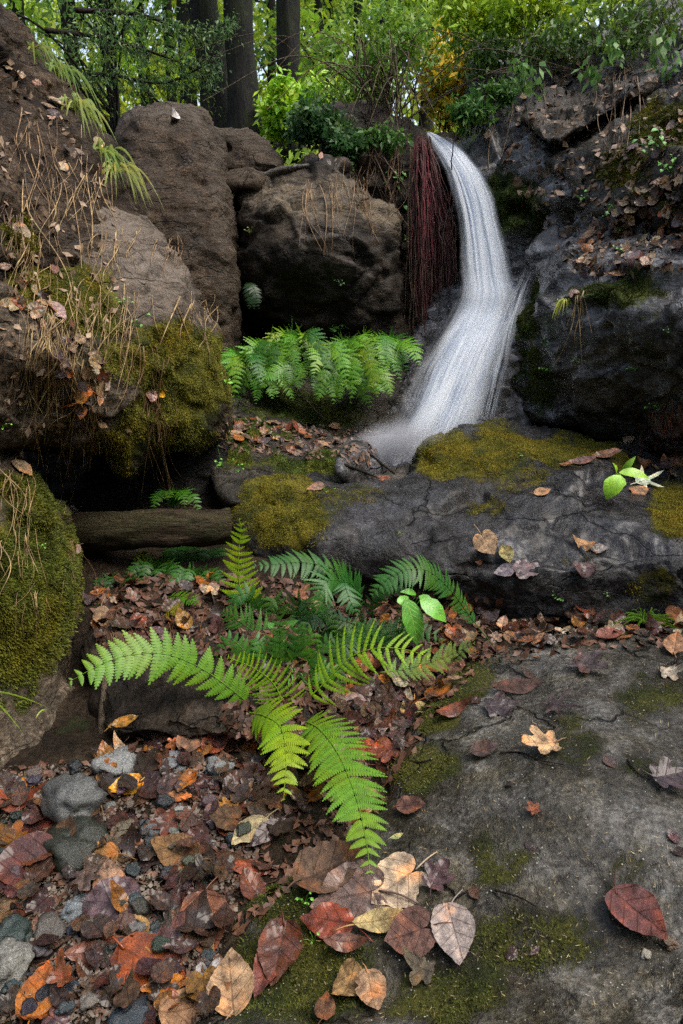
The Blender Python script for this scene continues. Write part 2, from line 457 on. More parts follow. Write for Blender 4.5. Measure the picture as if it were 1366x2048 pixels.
g = mesh_from('ground', GV, GF, M_ground); tag(g, 'dark damp soil of the streambed and forest floor', 'ground', kind='structure')
register(GV, GF, 'ground')

# ------------------------------------------------------------------ boulders, back to front
rock('cliff', 'soil_cliff', 'black undercut soil and rock face directly behind the red root curtain left of the waterfall',
     [(640, 240), (700, 215), (760, 225), (850, 262), (900, 275), (925, 400), (930, 640), (900, 780), (700, 780), (650, 700), (640, 420)],
     [(700, 300, 5.25), (860, 300, 5.3), (800, 500, 5.25), (860, 650, 5.0), (720, 700, 5.1)], M_dark, w=60, bulge=.2, back=.6, seed=3, fac=.06)
rock('small1', 'boulder', 'small brown domed boulder between the tall round boulder and the green shrub',
     [(425, 262), (445, 254), (475, 252), (510, 265), (535, 288), (562, 312), (572, 330), (560, 352), (500, 360), (430, 350)],
     [(480, 270, 5.2), (520, 340, 4.95), (440, 300, 5.2)], M_tall, w=50, bulge=.25, back=.5, seed=5, base=(.2, .35, 0), step=4, tan=[(480, 265, 60, 18, 20, .7)])
rock('small2', 'stone', 'little low stone wedged in front of the small domed boulder',
     [(448, 345), (475, 336), (510, 340), (530, 356), (520, 372), (480, 380), (450, 378)],
     [(480, 350, 4.7), (500, 372, 4.6)], M_tall, w=22, bulge=.12, back=.25, seed=6, step=4, base=(0, .3, 0))
rock('slab', 'stone', 'flat grey stone slab lying on top of the dark wide boulder',
     [(470, 372), (520, 352), (560, 335), (620, 326), (660, 324), (690, 332), (640, 350), (560, 362), (500, 375)],
     [(560, 350, 4.7), (660, 335, 4.7)], M_front, w=16, bulge=.06, back=.4, seed=7, step=4, base=(0, .3, .1), fac=.0, disp=(.008, .006, .003), jag=2)
rock('tall', 'boulder', 'tall rounded brown boulder standing upright beside the left bank',
     [(236, 280), (248, 240), (280, 218), (330, 210), (375, 207), (412, 217), (430, 240), (446, 275), (458, 330), (466, 400), (474, 470), (482, 540), (481, 620), (473, 680), (465, 730), (330, 760), (250, 700), (215, 500), (225, 360)],
     [(350, 260, 4.35), (440, 350, 4.3), (350, 450, 4.0), (460, 600, 4.0), (300, 300, 4.3), (350, 700, 3.9)], M_tall, w=95, bulge=.45, back=.7, seed=11,
     disp=(.05, .022, .012), fac=.025, facf=3, strat=.012, tan=[(350, 222, 130, 30, 0, .9), (440, 380, 26, 160, -8, .7), (450, 600, 28, 130, 0, .6), (300, 330, 40, 60, 0, .4), (380, 520, 40, 60, 0, .35)], moss=[(400, 470, 60, 60, 0, .25)], step=4)
rock('wide', 'boulder', 'wide dark boulder with a tan sloping top standing behind the row of ferns',
     [(466, 395), (478, 375), (505, 362), (560, 350), (600, 335), (640, 322), (688, 330), (700, 368), (745, 402), (797, 430), (802, 500), (812, 600), (828, 700), (820, 790), (560, 800), (520, 700), (480, 640), (478, 560), (471, 450)],
     [(500, 390, 4.55), (650, 345, 4.6), (780, 440, 4.6), (600, 440, 4.25), (700, 500, 4.3), (640, 620, 4.45), (520, 560, 4.4), (560, 690, 4.75), (800, 650, 4.7)],
     M_dark, w=45, bulge=.25, back=.6, seed=14, disp=(.05, .025, .008), fac=.06, facf=3.4, strat=.02,
     tan=[(600, 395, 150, 42, 8, .95), (740, 430, 80, 28, 28, .9), (560, 470, 60, 30, 0, .25)], wet=[(600, 600, 200, 160, 0, .25)], step=4)
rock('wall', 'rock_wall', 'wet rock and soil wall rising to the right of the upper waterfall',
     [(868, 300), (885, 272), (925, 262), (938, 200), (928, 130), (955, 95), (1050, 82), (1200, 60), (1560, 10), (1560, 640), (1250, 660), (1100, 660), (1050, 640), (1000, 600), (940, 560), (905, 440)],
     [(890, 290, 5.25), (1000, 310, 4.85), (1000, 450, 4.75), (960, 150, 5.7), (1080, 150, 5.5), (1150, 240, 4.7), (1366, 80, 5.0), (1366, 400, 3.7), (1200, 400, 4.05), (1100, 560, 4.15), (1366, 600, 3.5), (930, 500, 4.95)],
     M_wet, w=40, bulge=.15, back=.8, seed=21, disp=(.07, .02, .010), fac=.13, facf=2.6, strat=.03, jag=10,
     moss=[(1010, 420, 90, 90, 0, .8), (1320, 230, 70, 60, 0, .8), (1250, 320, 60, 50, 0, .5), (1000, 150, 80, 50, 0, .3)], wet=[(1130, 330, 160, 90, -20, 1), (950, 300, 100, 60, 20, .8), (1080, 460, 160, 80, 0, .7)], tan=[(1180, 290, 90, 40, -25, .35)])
rock('upper', 'rock', 'brown angular rock outcrop above the diagonal crack on the right wall',
     [(1035, 232), (1075, 205), (1120, 190), (1180, 180), (1260, 160), (1310, 150), (1290, 190), (1230, 225), (1170, 262), (1120, 288), (1088, 284), (1062, 258)],
     [(1070, 235, 4.6), (1130, 250, 4.45), (1250, 190, 4.35), (1160, 200, 4.6)], M_mid, w=22, bulge=.15, back=.5, seed=25, fac=.05, facf=6, base=(0, .25, .2), tan=[(1130, 230, 90, 40, -20, .5)], step=4, jag=8)
rock('lower', 'boulder', 'large mossy olive boulder at the right edge below the diagonal crack',
     [(1080, 312), (1110, 292), (1165, 272), (1230, 238), (1290, 200), (1366, 165), (1540, 100), (1540, 500), (1400, 500), (1290, 470), (1190, 450), (1140, 400), (1100, 360)],
     [(1100, 320, 4.4), (1200, 290, 4.05), (1300, 230, 3.95), (1366, 350, 3.5), (1200, 420, 3.95), (1366, 450, 3.45)], M_ledge, w=45, bulge=.22, back=.6, seed=27, fac=.05, facf=4, jag=8,
     moss=[(1330, 250, 90, 70, 0, .9), (1240, 330, 70, 60, 0, .7), (1320, 400, 70, 50, 0, .6)], wet=[(1130, 320, 60, 40, 0, 1), (1200, 390, 60, 30, 0, .9)], tan=[(1220, 300, 90, 40, -25, .5)])
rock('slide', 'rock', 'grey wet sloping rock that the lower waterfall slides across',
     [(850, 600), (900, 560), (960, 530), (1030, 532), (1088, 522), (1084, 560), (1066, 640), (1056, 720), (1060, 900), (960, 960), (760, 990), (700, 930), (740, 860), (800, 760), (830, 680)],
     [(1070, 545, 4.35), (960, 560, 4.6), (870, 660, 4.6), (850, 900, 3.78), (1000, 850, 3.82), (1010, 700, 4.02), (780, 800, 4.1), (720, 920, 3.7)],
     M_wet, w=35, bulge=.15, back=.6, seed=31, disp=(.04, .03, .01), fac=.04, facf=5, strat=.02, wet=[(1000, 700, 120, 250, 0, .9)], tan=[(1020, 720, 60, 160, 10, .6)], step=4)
rock('mound', 'soil_mound', 'dark mossy mound under the row of back ferns',
     [(425, 720), (470, 705), (540, 730), (640, 740), (760, 735), (830, 715), (860, 790), (830, 900), (700, 900), (540, 880), (450, 860), (420, 790)],
     [(600, 760, 4.35), (600, 860, 3.8), (800, 770, 4.35), (460, 780, 3.9)], M_ledge, w=40, bulge=.2, back=.5, seed=35, fac=.02, moss=[(600, 820, 150, 60, 0, .7), (480, 740, 60, 40, 0, .5)])
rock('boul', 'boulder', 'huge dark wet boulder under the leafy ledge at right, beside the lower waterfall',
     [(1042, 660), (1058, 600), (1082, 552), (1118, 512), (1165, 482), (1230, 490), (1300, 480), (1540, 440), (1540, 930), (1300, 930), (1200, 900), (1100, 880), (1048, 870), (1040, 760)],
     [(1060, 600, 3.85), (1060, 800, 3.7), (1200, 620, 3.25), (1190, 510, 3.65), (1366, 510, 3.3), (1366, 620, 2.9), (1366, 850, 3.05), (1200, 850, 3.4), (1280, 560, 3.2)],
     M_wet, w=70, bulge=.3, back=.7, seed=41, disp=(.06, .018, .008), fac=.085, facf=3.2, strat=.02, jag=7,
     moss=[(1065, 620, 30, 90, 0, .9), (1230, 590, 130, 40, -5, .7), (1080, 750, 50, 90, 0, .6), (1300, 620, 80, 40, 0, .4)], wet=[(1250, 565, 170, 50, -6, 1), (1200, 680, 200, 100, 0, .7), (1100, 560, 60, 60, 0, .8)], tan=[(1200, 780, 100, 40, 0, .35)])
rock('ledge', 'rock', 'low mossy rock ledge strewn with wet leaves left of the plunge pool',
     [(418, 925), (432, 880), (448, 840), (472, 824), (520, 838), (600, 852), (700, 872), (770, 880), (830, 905), (840, 960), (760, 980), (600, 1000), (470, 1010), (425, 970)],
     [(480, 845, 3.55), (640, 870, 3.6), (500, 940, 3.05), (700, 945, 3.15), (800, 920, 3.4)], M_ledge, w=30, bulge=.12, back=.4, seed=45, disp=(.03, .02, .008), fac=.03, facf=7,
     moss=[(520, 860, 70, 30, 10, .9), (620, 930, 120, 30, 0, .9), (480, 900, 50, 50, 0, .8)], wet=[(700, 900, 90, 30, 0, .6)], step=4)
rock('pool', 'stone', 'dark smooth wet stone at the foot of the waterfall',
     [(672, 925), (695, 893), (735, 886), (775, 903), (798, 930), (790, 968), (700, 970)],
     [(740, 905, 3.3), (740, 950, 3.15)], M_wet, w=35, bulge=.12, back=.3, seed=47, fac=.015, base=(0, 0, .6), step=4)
rock('left', 'boulder', 'massive mossy boulder with a smooth pinkish grey face overhanging on the left',
     [(-160, 360), (60, 350), (180, 385), (255, 420), (300, 440), (345, 520), (377, 570), (405, 625), (432, 670), (447, 715), (463, 770), (466, 812), (450, 856), (420, 880), (372, 895), (330, 890), (290, 915), (256, 948), (232, 938), (205, 905), (150, 918), (100, 905), (40, 905), (-160, 890)],
     [(425, 720, 2.75), (300, 480, 2.85), (250, 430, 2.95), (340, 620, 2.6), (200, 680, 2.15), (300, 800, 2.45), (60, 700, 1.95), (-120, 600, 1.8), (60, 450, 2.35), (220, 900, 2.3), (60, 860, 2.05), (420, 850, 2.75)],
     M_left, w=55, bulge=.28, back=.6, seed=51, disp=(.045, .02, .007), fac=.03, facf=4, strat=.015, jag=6,
     tan=[(300, 560, 70, 150, -30, 1.0), (220, 470, 80, 60, 0, .8), (120, 480, 70, 60, 0, .4)],
     moss=[(370, 740, 125, 95, 40, 1.1), (120, 590, 150, 75, 30, 1.1), (330, 840, 110, 80, 0, 1), (250, 720, 80, 50, 40, .7), (60, 560, 80, 80, 0, .6), (180, 720, 90, 90, 0, .4), (230, 900, 60, 50, 0, .8), (60, 780, 90, 60, 0, .35), (430, 720, 30, 60, 0, .9)])
o, i_ = relief('bank', [(-200, -20), (0, 30), (50, 48), (90, 95), (135, 140), (160, 210), (190, 265), (215, 300), (247, 375), (266, 425), (280, 460), (230, 540), (150, 570), (40, 560), (-200, 620)],
     [(240, 400, 2.95), (150, 220, 3.15), (60, 100, 3.2), (0, 300, 2.3), (0, 60, 2.9), (150, 450, 2.45), (-150, 500, 1.9), (50, 540, 2.1)], M_soil, w=45, bulge=.2, back=.8,
     seed=57, disp=(.06, .04, .02), fac=.03, facf=6, jag=12, moss=[(30, 480, 60, 60, 0, .6)], tan=[(200, 500, 60, 50, 0, .5)])
tag(o, 'crumbling brown soil bank with hanging roots at the upper left', 'bank', kind='structure'); ROCKS['bank'] = (o, i_)
rock('mid', 'boulder', 'long dark wet boulder crossing the middle of the scene, golden moss on its hump',
     [(452, 1045), (462, 1005), (490, 978), (535, 962), (600, 955), (700, 957), (770, 962), (812, 950), (828, 908), (868, 872), (920, 852), (990, 843), (1060, 850), (1150, 866), (1280, 888), (1400, 925), (1560, 960), (1560, 1300), (1366, 1290), (1200, 1290), (1000, 1290), (800, 1290), (560, 1290), (470, 1230), (455, 1130)],
     [(870, 890, 3.15), (990, 870, 3.2), (1200, 890, 3.1), (1366, 940, 2.95), (1000, 960, 2.78), (1200, 960, 2.72), (700, 985, 2.74), (520, 1000, 2.68), (600, 1080, 2.46), (800, 1080, 2.42), (1000, 1060, 2.42), (1250, 1050, 2.38), (1050, 1150, 2.27), (1366, 1100, 2.22), (1000, 1250, 2.34), (700, 1240, 2.50), (480, 1170, 2.55), (1300, 1240, 2.2), (880, 1240, 2.42)],
     M_mid, w=45, bulge=.2, back=.5, seed=61, disp=(.05, .014, .006), fac=.05, facf=3.0, strat=.0, jag=5, step=4,
     moss=[(900, 905, 95, 65, 0, 1.1), (1000, 900, 80, 70, 0, .85), (1130, 895, 150, 34, 8, .95), (1050, 950, 90, 40, 0, .55), (680, 1000, 120, 40, 0, .5), (1240, 905, 70, 20, 10, .9), (560, 1030, 110, 80, 0, .9), (1360, 1010, 60, 90, 0, .9), (500, 1080, 40, 60, 0, .5), (980, 1000, 60, 30, 0, .5), (1150, 1120, 90, 30, 0, .35), (1330, 1180, 80, 50, 0, .5)],
     wet=[(1200, 960, 200, 80, 0, 1), (1150, 1080, 260, 110, 0, 1), (820, 1020, 160, 80, 0, .7), (700, 1130, 200, 90, 0, .6)])
rock('step', 'rock', 'dark ledge rock behind the front fern, leaves lying on top',
     [(180, 1280), (280, 1238), (400, 1225), (520, 1235), (620, 1270), (640, 1400), (600, 1480), (450, 1490), (320, 1480), (205, 1470), (185, 1380)],
     [(400, 1240, 1.90), (250, 1270, 1.84), (400, 1340, 1.70), (400, 1460, 1.50), (600, 1300, 1.76), (220, 1440, 1.54)], M_dark, w=30, bulge=.1, back=.3, seed=65, fac=.03, disp=(.03, .02, .01), step=5)
rock('lowleft', 'boulder', 'shaggy moss covered boulder at the left edge beside the log',
     [(-160, 860), (0, 885), (60, 930), (105, 990), (135, 1040), (152, 1100), (168, 1180), (177, 1290), (172, 1380), (185, 1450), (200, 1520), (180, 1580), (60, 1600), (-160, 1620)],
     [(30, 930, 2.0), (130, 1080, 2.0), (160, 1280, 1.85), (60, 1200, 1.7), (-100, 1200, 1.55), (170, 1480, 1.65), (50, 1500, 1.5), (60, 1330, 1.68), (-100, 1550, 1.35)],
     M_left, w=50, bulge=.2, back=.5, seed=71, disp=(.04, .02, .008), fac=.03, facf=5,
     moss=[(60, 1180, 120, 200, 0, 1.1), (60, 990, 80, 80, 40, .7), (30, 1400, 70, 70, 0, .5)])
rock('front', 'boulder', 'broad flat grey rock filling the lower right foreground',
     [(780, 1520), (840, 1420), (900, 1365), (960, 1318), (1030, 1290), (1110, 1275), (1230, 1268), (1366, 1262), (1600, 1265), (1700, 1700), (1700, 2250), (380, 2250), (415, 2000), (450, 1880), (500, 1790), (600, 1740), (700, 1680), (770, 1610)],
     [(960, 1340, 'z', .15), (1150, 1290, 'z', .21), (1366, 1275, 'z', .24), (1366, 1600, 'z', .20), (1000, 1500, 'z', .17), (1366, 2000, 'z', .16), (1000, 1800, 'z', .13), (850, 1600, 'z', .12), (700, 1900, 'z', .06), (500, 1950, 'z', .035), (800, 2040, 'z', .07), (1600, 1500, 'z', .22), (1200, 1420, 'z', .21), (620, 1780, 'z', .06)],
     M_front, w=40, bulge=.06, back=.12, seed=77, disp=(.022, .006, .003), freq=(2.4, 9, 30), fac=.010, facf=4, strat=.004, step=4, jag=6,
     moss=[(900, 1400, 110, 60, -35, .95), (1300, 1400, 100, 60, 0, .6), (860, 1530, 80, 70, 0, .8), (600, 1950, 240, 140, 0, .8), (1050, 1880, 220, 80, 0, .62), (1000, 1700, 90, 90, 0, .58), (1300, 1560, 90, 60, 0, .5), (560, 1800, 100, 80, 0, .9), (880, 1980, 180, 80, 0, .7), (1150, 1500, 60, 100, 0, .5), (1250, 1750, 60, 120, 30, .5)],
     wet=[(1200, 1600, 300, 250, 0, .6), (1250, 1850, 220, 180, 0, .65), (1100, 1380, 220, 80, 0, .6), (980, 1620, 120, 120, 0, .55)])

rock('recess', 'boulder', 'boulder added deep behind the log, its black colour painting the gap shade',
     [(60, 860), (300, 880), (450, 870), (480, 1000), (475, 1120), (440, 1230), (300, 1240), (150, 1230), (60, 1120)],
     [(250, 900, 3.05), (400, 1000, 2.95), (200, 1100, 2.8), (400, 1200, 2.68)], rock_mat('rock_gap_shade', (.005, .004, .003), (.012, .010, .008), (.025, .02, .016), speck=.05, blotch=.2), w=40, bulge=.1, back=.25, seed=91, fac=.03)  # added rock; its near-black colours stand in for shade in the gap
# ------------------------------------------------------------------ waterfall
def water_mat(name, seed, dens, edge=.12, fx=15, fade=0.):
    t = NT(name)
    uv = t.co('UV')
    sep = t.node('ShaderNodeSeparateXYZ'); t.link(uv, sep.inputs[0]); u, v = sep.outputs[0], sep.outputs[1]
    mp = t.mapping(uv, (fx, 1.6, 1)); mp2 = t.mapping(uv, (fx*3.1, 3.0, 1)); mp3 = t.mapping(uv, (5, 2.2, 1))
    n1 = t.noise(1, 3, .6, mp); n2 = t.noise(1, 2, .5, mp2); n3 = t.noise(1, 3, .5, mp3)
    s = t.math('ADD', t.math('MULTIPLY', n1, .55), t.math('MULTIPLY', n2, .15)); s = t.math('ADD', s, t.math('MULTIPLY', n3, .75))
    rag = t.math('MULTIPLY', t.math('SUBTRACT', t.noise(1, 4, .7, t.mapping(uv, (9, 5, 1))), .5), .22)
    u0 = u; u = t.math('ADD', u, rag)
    e = t.math('MULTIPLY', t.smooth(u, .03, edge+.03), t.smooth(u, .97, .97-edge))
    e = t.math('MULTIPLY', e, t.smooth(v, 1.0, .90))
    if fade: e = t.math('MULTIPLY', e, t.smooth(v, 0., fade))
    e = t.math('MULTIPLY', e, t.smooth(v, 0., .02) if not fade else 1.0)
    a = t.math('ADD', t.math('MULTIPLY_ADD', t.math('SUBTRACT', s, .7), 1.5, .7), dens-.69); a = t.math('MULTIPLY', t.smooth(a, -.10, .30), e)
    tr = t.node('ShaderNodeBsdfTransparent'); df = t.node('ShaderNodeBsdfDiffuse'); tl = t.node('ShaderNodeBsdfTranslucent')
    col = t.ramp(s, [(.52, (.55, .64, .80)), (.78, (.92, .96, 1.0))])
    t.link(col, df.inputs[0]); t.link(col, tl.inputs[0])
    m1 = t.node('ShaderNodeMixShader'); m1.inputs[0].default_value = .6; t.link(df.outputs[0], m1.inputs[1]); t.link(tl.outputs[0], m1.inputs[2])
    m2 = t.node('ShaderNodeMixShader'); t.link(a, m2.inputs[0]); t.link(tr.outputs[0], m2.inputs[1]); t.link(m1.outputs[0], m2.inputs[2])
    t.link(m2.outputs[0], t.out.inputs[0])
    t.link(t.bump(n3, .3, .03), df.inputs['Normal'])
    return t.m
def sheet(name, rows, mat, off=0., nv=160, nu=70, arch=.10, seed=0, parent=None, rip=.02):
    r = np.array(rows, float); rr = spline(r, nv)
    u = np.linspace(0, 1, nu); V = []; UV = []
    seg = np.linalg.norm(np.diff(P(rr[:, 1], rr[:, 0], rr[:, 3]), axis=0), axis=1); v = np.concatenate([[0], np.cumsum(seg)])/seg.sum()
    for i in range(nv):
        y, xl, xr, Y = rr[i]
        wv = (xr-xl)*Y/FPX
        fl = fbm(np.stack([u*6+seed, 0*u+v[i]*2.5, 0*u], -1), 3, seed)
        Yr = Y+off-arch*wv*4*u*(1-u)/1.0+rip*fl+.012*fbm(np.stack([u*30, 0*u+v[i]*3, 0*u+seed], -1), 2, seed+3)
        jx = 6*fbm(np.stack([u*0+seed, 0*u+v[i]*12, 0*u], -1), 3, seed+7)*(u-.5)*2
        V.append(P(xl+(xr-xl)*u+jx, np.full(nu, y), Yr)); UV.append(np.stack([u, 0*u+v[i]], -1))
    V = np.concatenate(V); UV = np.concatenate(UV); idx = np.arange(nv*nu).reshape(nv, nu)
    F = np.stack([idx[:-1, :-1], idx[1:, :-1], idx[1:, 1:], idx[:-1, 1:]], -1).reshape(-1, 4)
    return mesh_from(name, V, F, mat, uv=UV, parent=parent)
main = [(262, 848, 862, 5.15), (275, 852, 890, 5.05), (295, 862, 925, 4.93), (320, 875, 950, 4.83), (350, 888, 974, 4.74), (400, 903, 996, 4.64), (450, 910, 1010, 4.56), (500, 914, 1022, 4.48),
        (550, 914, 1034, 4.40), (590, 908, 1050, 4.32), (630, 893, 1046, 4.26), (680, 868, 1030, 4.1), (730, 845, 1012, 3.97), (780, 825, 996, 3.86), (830, 806, 978, 3.76), (880, 785, 950, 3.68), (930, 765, 905, 3.62), (965, 760, 900, 3.6)]
wf = empty('waterfall', (0.75, 4.4, .3), 'silky white waterfall pouring over the rocks in the middle', 'waterfall'); wf['kind'] = 'structure'
wf.location = (0, 0, 0)
sheet('water_sheet', main, water_mat('water_main', 1, .42, .28), 0, seed=1, parent=wf)
sheet('water_sheet', [(a, b+8, c-4, d) for a, b, c, d in main], water_mat('water_back', 2, .34, .3, 15), .05, seed=2, parent=wf)
sheet('water_veil', [(a, b-10-max(0, (a-600))*.10, c+6, d) for a, b, c, d in main if a > 500], water_mat('water_veil', 3, .16, .4, 30, .35), -.05, seed=3, parent=wf)
sheet('side_stream', [(525, 1035, 1090, 4.3), (545, 1030, 1080, 4.25), (575, 1020, 1064, 4.18), (610, 1005, 1056, 4.1), (660, 985, 1046, 4.0), (720, 975, 1030, 3.93), (790, 960, 1012, 3.82), (850, 950, 995, 3.74)],
      water_mat('water_side', 4, .05, .5, 9, .3), -.02, nu=40, seed=4, parent=wf)
sheet('foam', [(868, 740, 860, 3.62), (890, 722, 870, 3.52), (915, 725, 865, 3.45), (945, 745, 850, 3.36), (962, 765, 835, 3.3)], water_mat('water_foam', 5, .55, .4, 7), -.0, nv=60, nu=60, seed=5, parent=wf, arch=.0, rip=.05)

t = NT('mist'); tc = t.co('Object'); ln = t.node('ShaderNodeVectorMath'); ln.operation = 'LENGTH'; t.link(tc, ln.inputs[0])
vp = t.node('ShaderNodeVolumePrincipled'); vp.inputs['Color'].default_value = (.9, .93, 1, 1)
dn = t.math('MULTIPLY', t.math('POWER', t.smooth(ln.outputs['Value'], 1.0, .0), 1.6), 20.0); dn = t.math('MULTIPLY', dn, t.smooth(t.noise(3, 3, .6), .3, .7, .5, 1.4)); t.link(dn, vp.inputs['Density'])
t.t.links.remove(t.out.inputs[0].links[0]); t.link(vp.outputs[0], t.out.inputs['Volume'])
import bmesh
bm = bmesh.new(); bmesh.ops.create_icosphere(bm, subdivisions=3, radius=1.0); me = bpy.data.meshes.new('mist'); bm.to_mesh(me); bm.free(); me.materials.append(t.m)
o = bpy.data.objects.new('mist', me); C.objects.link(o); o.location = P(785, 890, 3.42); o.scale = (.36, .22, .16); o.rotation_euler = (0, -.3, 0)
tag(o, 'pale spray hanging over the foot of the waterfall', 'mist', kind='stuff')

t = NT('pool_water'); n = t.noise(9, 4, .6); n2 = t.noise(30, 4, .6)
fo = t.smooth(t.noise(6, 5, .7), .45, .62)
t.set(Base_Color=t.mix(fo, (.012, .014, .014), (.75, .8, .85)), Roughness=t.mix(fo, .05, .7), Normal=t.bump(t.math('ADD', n, t.math('MULTIPLY', n2, .3)), .5, .03))
ang = np.linspace(0, 2*math.pi, 40, endpoint=False); V = [[.17, 3.42, .345]]
for k in range(1, 9): V += [[.17+.40*k/8*math.cos(a)*(1+.15*math.sin(3*a)), 3.42+.26*k/8*math.sin(a)*(1+.1*math.cos(4*a)), .345+.004*math.sin(k*2+a*3)] for a in ang]
F = [(0, 1+i, 1+(i+1) % 40) for i in range(40)]+[(1+k*40+i, 1+(k+1)*40+i, 1+(k+1)*40+(i+1) % 40, 1+k*40+(i+1) % 40) for k in range(7) for i in range(40)]
tag(mesh_from('water', V, F, t.m), 'small foaming plunge pool at the foot of the fall', 'water', kind='structure')
# ------------------------------------------------------------------ surface lookup (real surfaces built above)
_V = np.concatenate(SURF_V); _F = np.concatenate(SURF_F)
_tri = np.concatenate([_F[:, [0, 1, 2]], _F[:, [0, 2, 3]]])
_own = np.concatenate([np.full(n, i) for i, (_, n) in enumerate(SURF_OWN)]); _own = np.concatenate([_own, _own])
BVH = BVHTree.FromPolygons(_V.tolist(), _tri.tolist())
def hit(px, py):
    d = ray(px, py)
    l, n, i, dd = BVH.ray_cast(Vector(CAM), Vector(d))
    if l is None: return None
    n = np.array(n); 
    if n.dot(d) > 0: n = -n
    return np.array(l), n, SURF_OWN[_own[i]][0], float(l[1])
def drop(x, y, z=6):
    l, n, i, dd = BVH.ray_cast(Vector((x, y, z)), Vector((0, 0, -1)))
    return np.array(l) if l else np.array([x, y, ground_z(np.array(x), np.array(y))])

# ------------------------------------------------------------------ plant materials (colour comes from each object's own colour)
def foliage_mat(name, rough=.5, trans=.35, var=.5, scale=30, spec=.4):
    t = NT(name)
    oi = t.node('ShaderNodeObjectInfo')
    n = t.noise(scale, 3, .6); n2 = t.noise(scale*.16, 2, .5)
    c = t.mix(1.0, oi.outputs['Color'], t.ramp(n, [(.3, (1-var, 1-var, 1-var)), (.5, (1, 1, 1)), (.7, (1+var, 1+var*.9, 1+var*.4))]), 'MULTIPLY')
    c = t.mix(t.smooth(n2, .45, .65), c, t.mix(1.0, c, (1.25, 1.0, .6), 'MULTIPLY'))
    t.set(Base_Color=c, Roughness=rough); t.b.inputs['Specular IOR Level'].default_value = spec
    tl = t.node('ShaderNodeBsdfTranslucent'); t.link(c, tl.inputs[0])
    m = t.node('ShaderNodeMixShader'); m.inputs[0].default_value = trans
    t.link(t.b.outputs[0], m.inputs[1]); t.link(tl.outputs[0], m.inputs[2]); t.link(m.outputs[0], t.out.inputs[0])
    return t.m
M_fol = foliage_mat('foliage'); M_fern = foliage_mat('fern_green', .42, .3, .25, 60)
M_far = foliage_mat('far_foliage', .6, .55, .5, 2.0)
def wood_mat(name, c1, c2, sc=(1, 1, .15), bump=1.0, s=18, moss=0.):
    t = NT(name); v = t.mapping(t.co(), sc)
    n = t.noise(s, 6, .7, v, .6); n2 = t.noise(s*6, 4, .7, v)
    c = t.ramp(t.math('ADD', t.math('MULTIPLY', n, .6), t.math('MULTIPLY', n2, .4)), [(.38, c1), (.62, c2)])
    if moss: c = t.mix(t.math('MULTIPLY', t.smooth(t.noise(5, 5, .7), .45, .6), moss), c, (.035, .05, .012))
    t.set(Base_Color=c, Roughness=.85, Normal=t.bump(t.math('ADD', n, t.math('MULTIPLY', n2, .4)), bump, .03)); t.b.inputs['Specular IOR Level'].default_value = .15
    return t.m
M_bark = wood_mat('bark', (.003, .003, .003), (.022, .020, .019), moss=.3)
M_log = wood_mat('log_wood', (.005, .004, .003), (.085, .058, .036), sc=(.10, 1, 1), s=26, moss=.3, bump=1.0)
M_twig = wood_mat('twig', (.10, .07, .045), (.26, .20, .14), s=60)
M_dark_twig = wood_mat('dark_twig', (.012, .01, .008), (.05, .04, .03), s=60)
t = NT('straw'); oi = t.node('ShaderNodeObjectInfo')
t.set(Base_Color=t.mix(1.0, oi.outputs['Color'], t.ramp(t.noise(22, 4, .7), [(.36, (.28, .22, .18)), (.5, (.8, .7, .6)), (.62, (1.3, 1.25, 1.15))]), 'MULTIPLY'), Roughness=.6); M_straw = t.m
def col(o, c): o.color = (*c, 1); return o

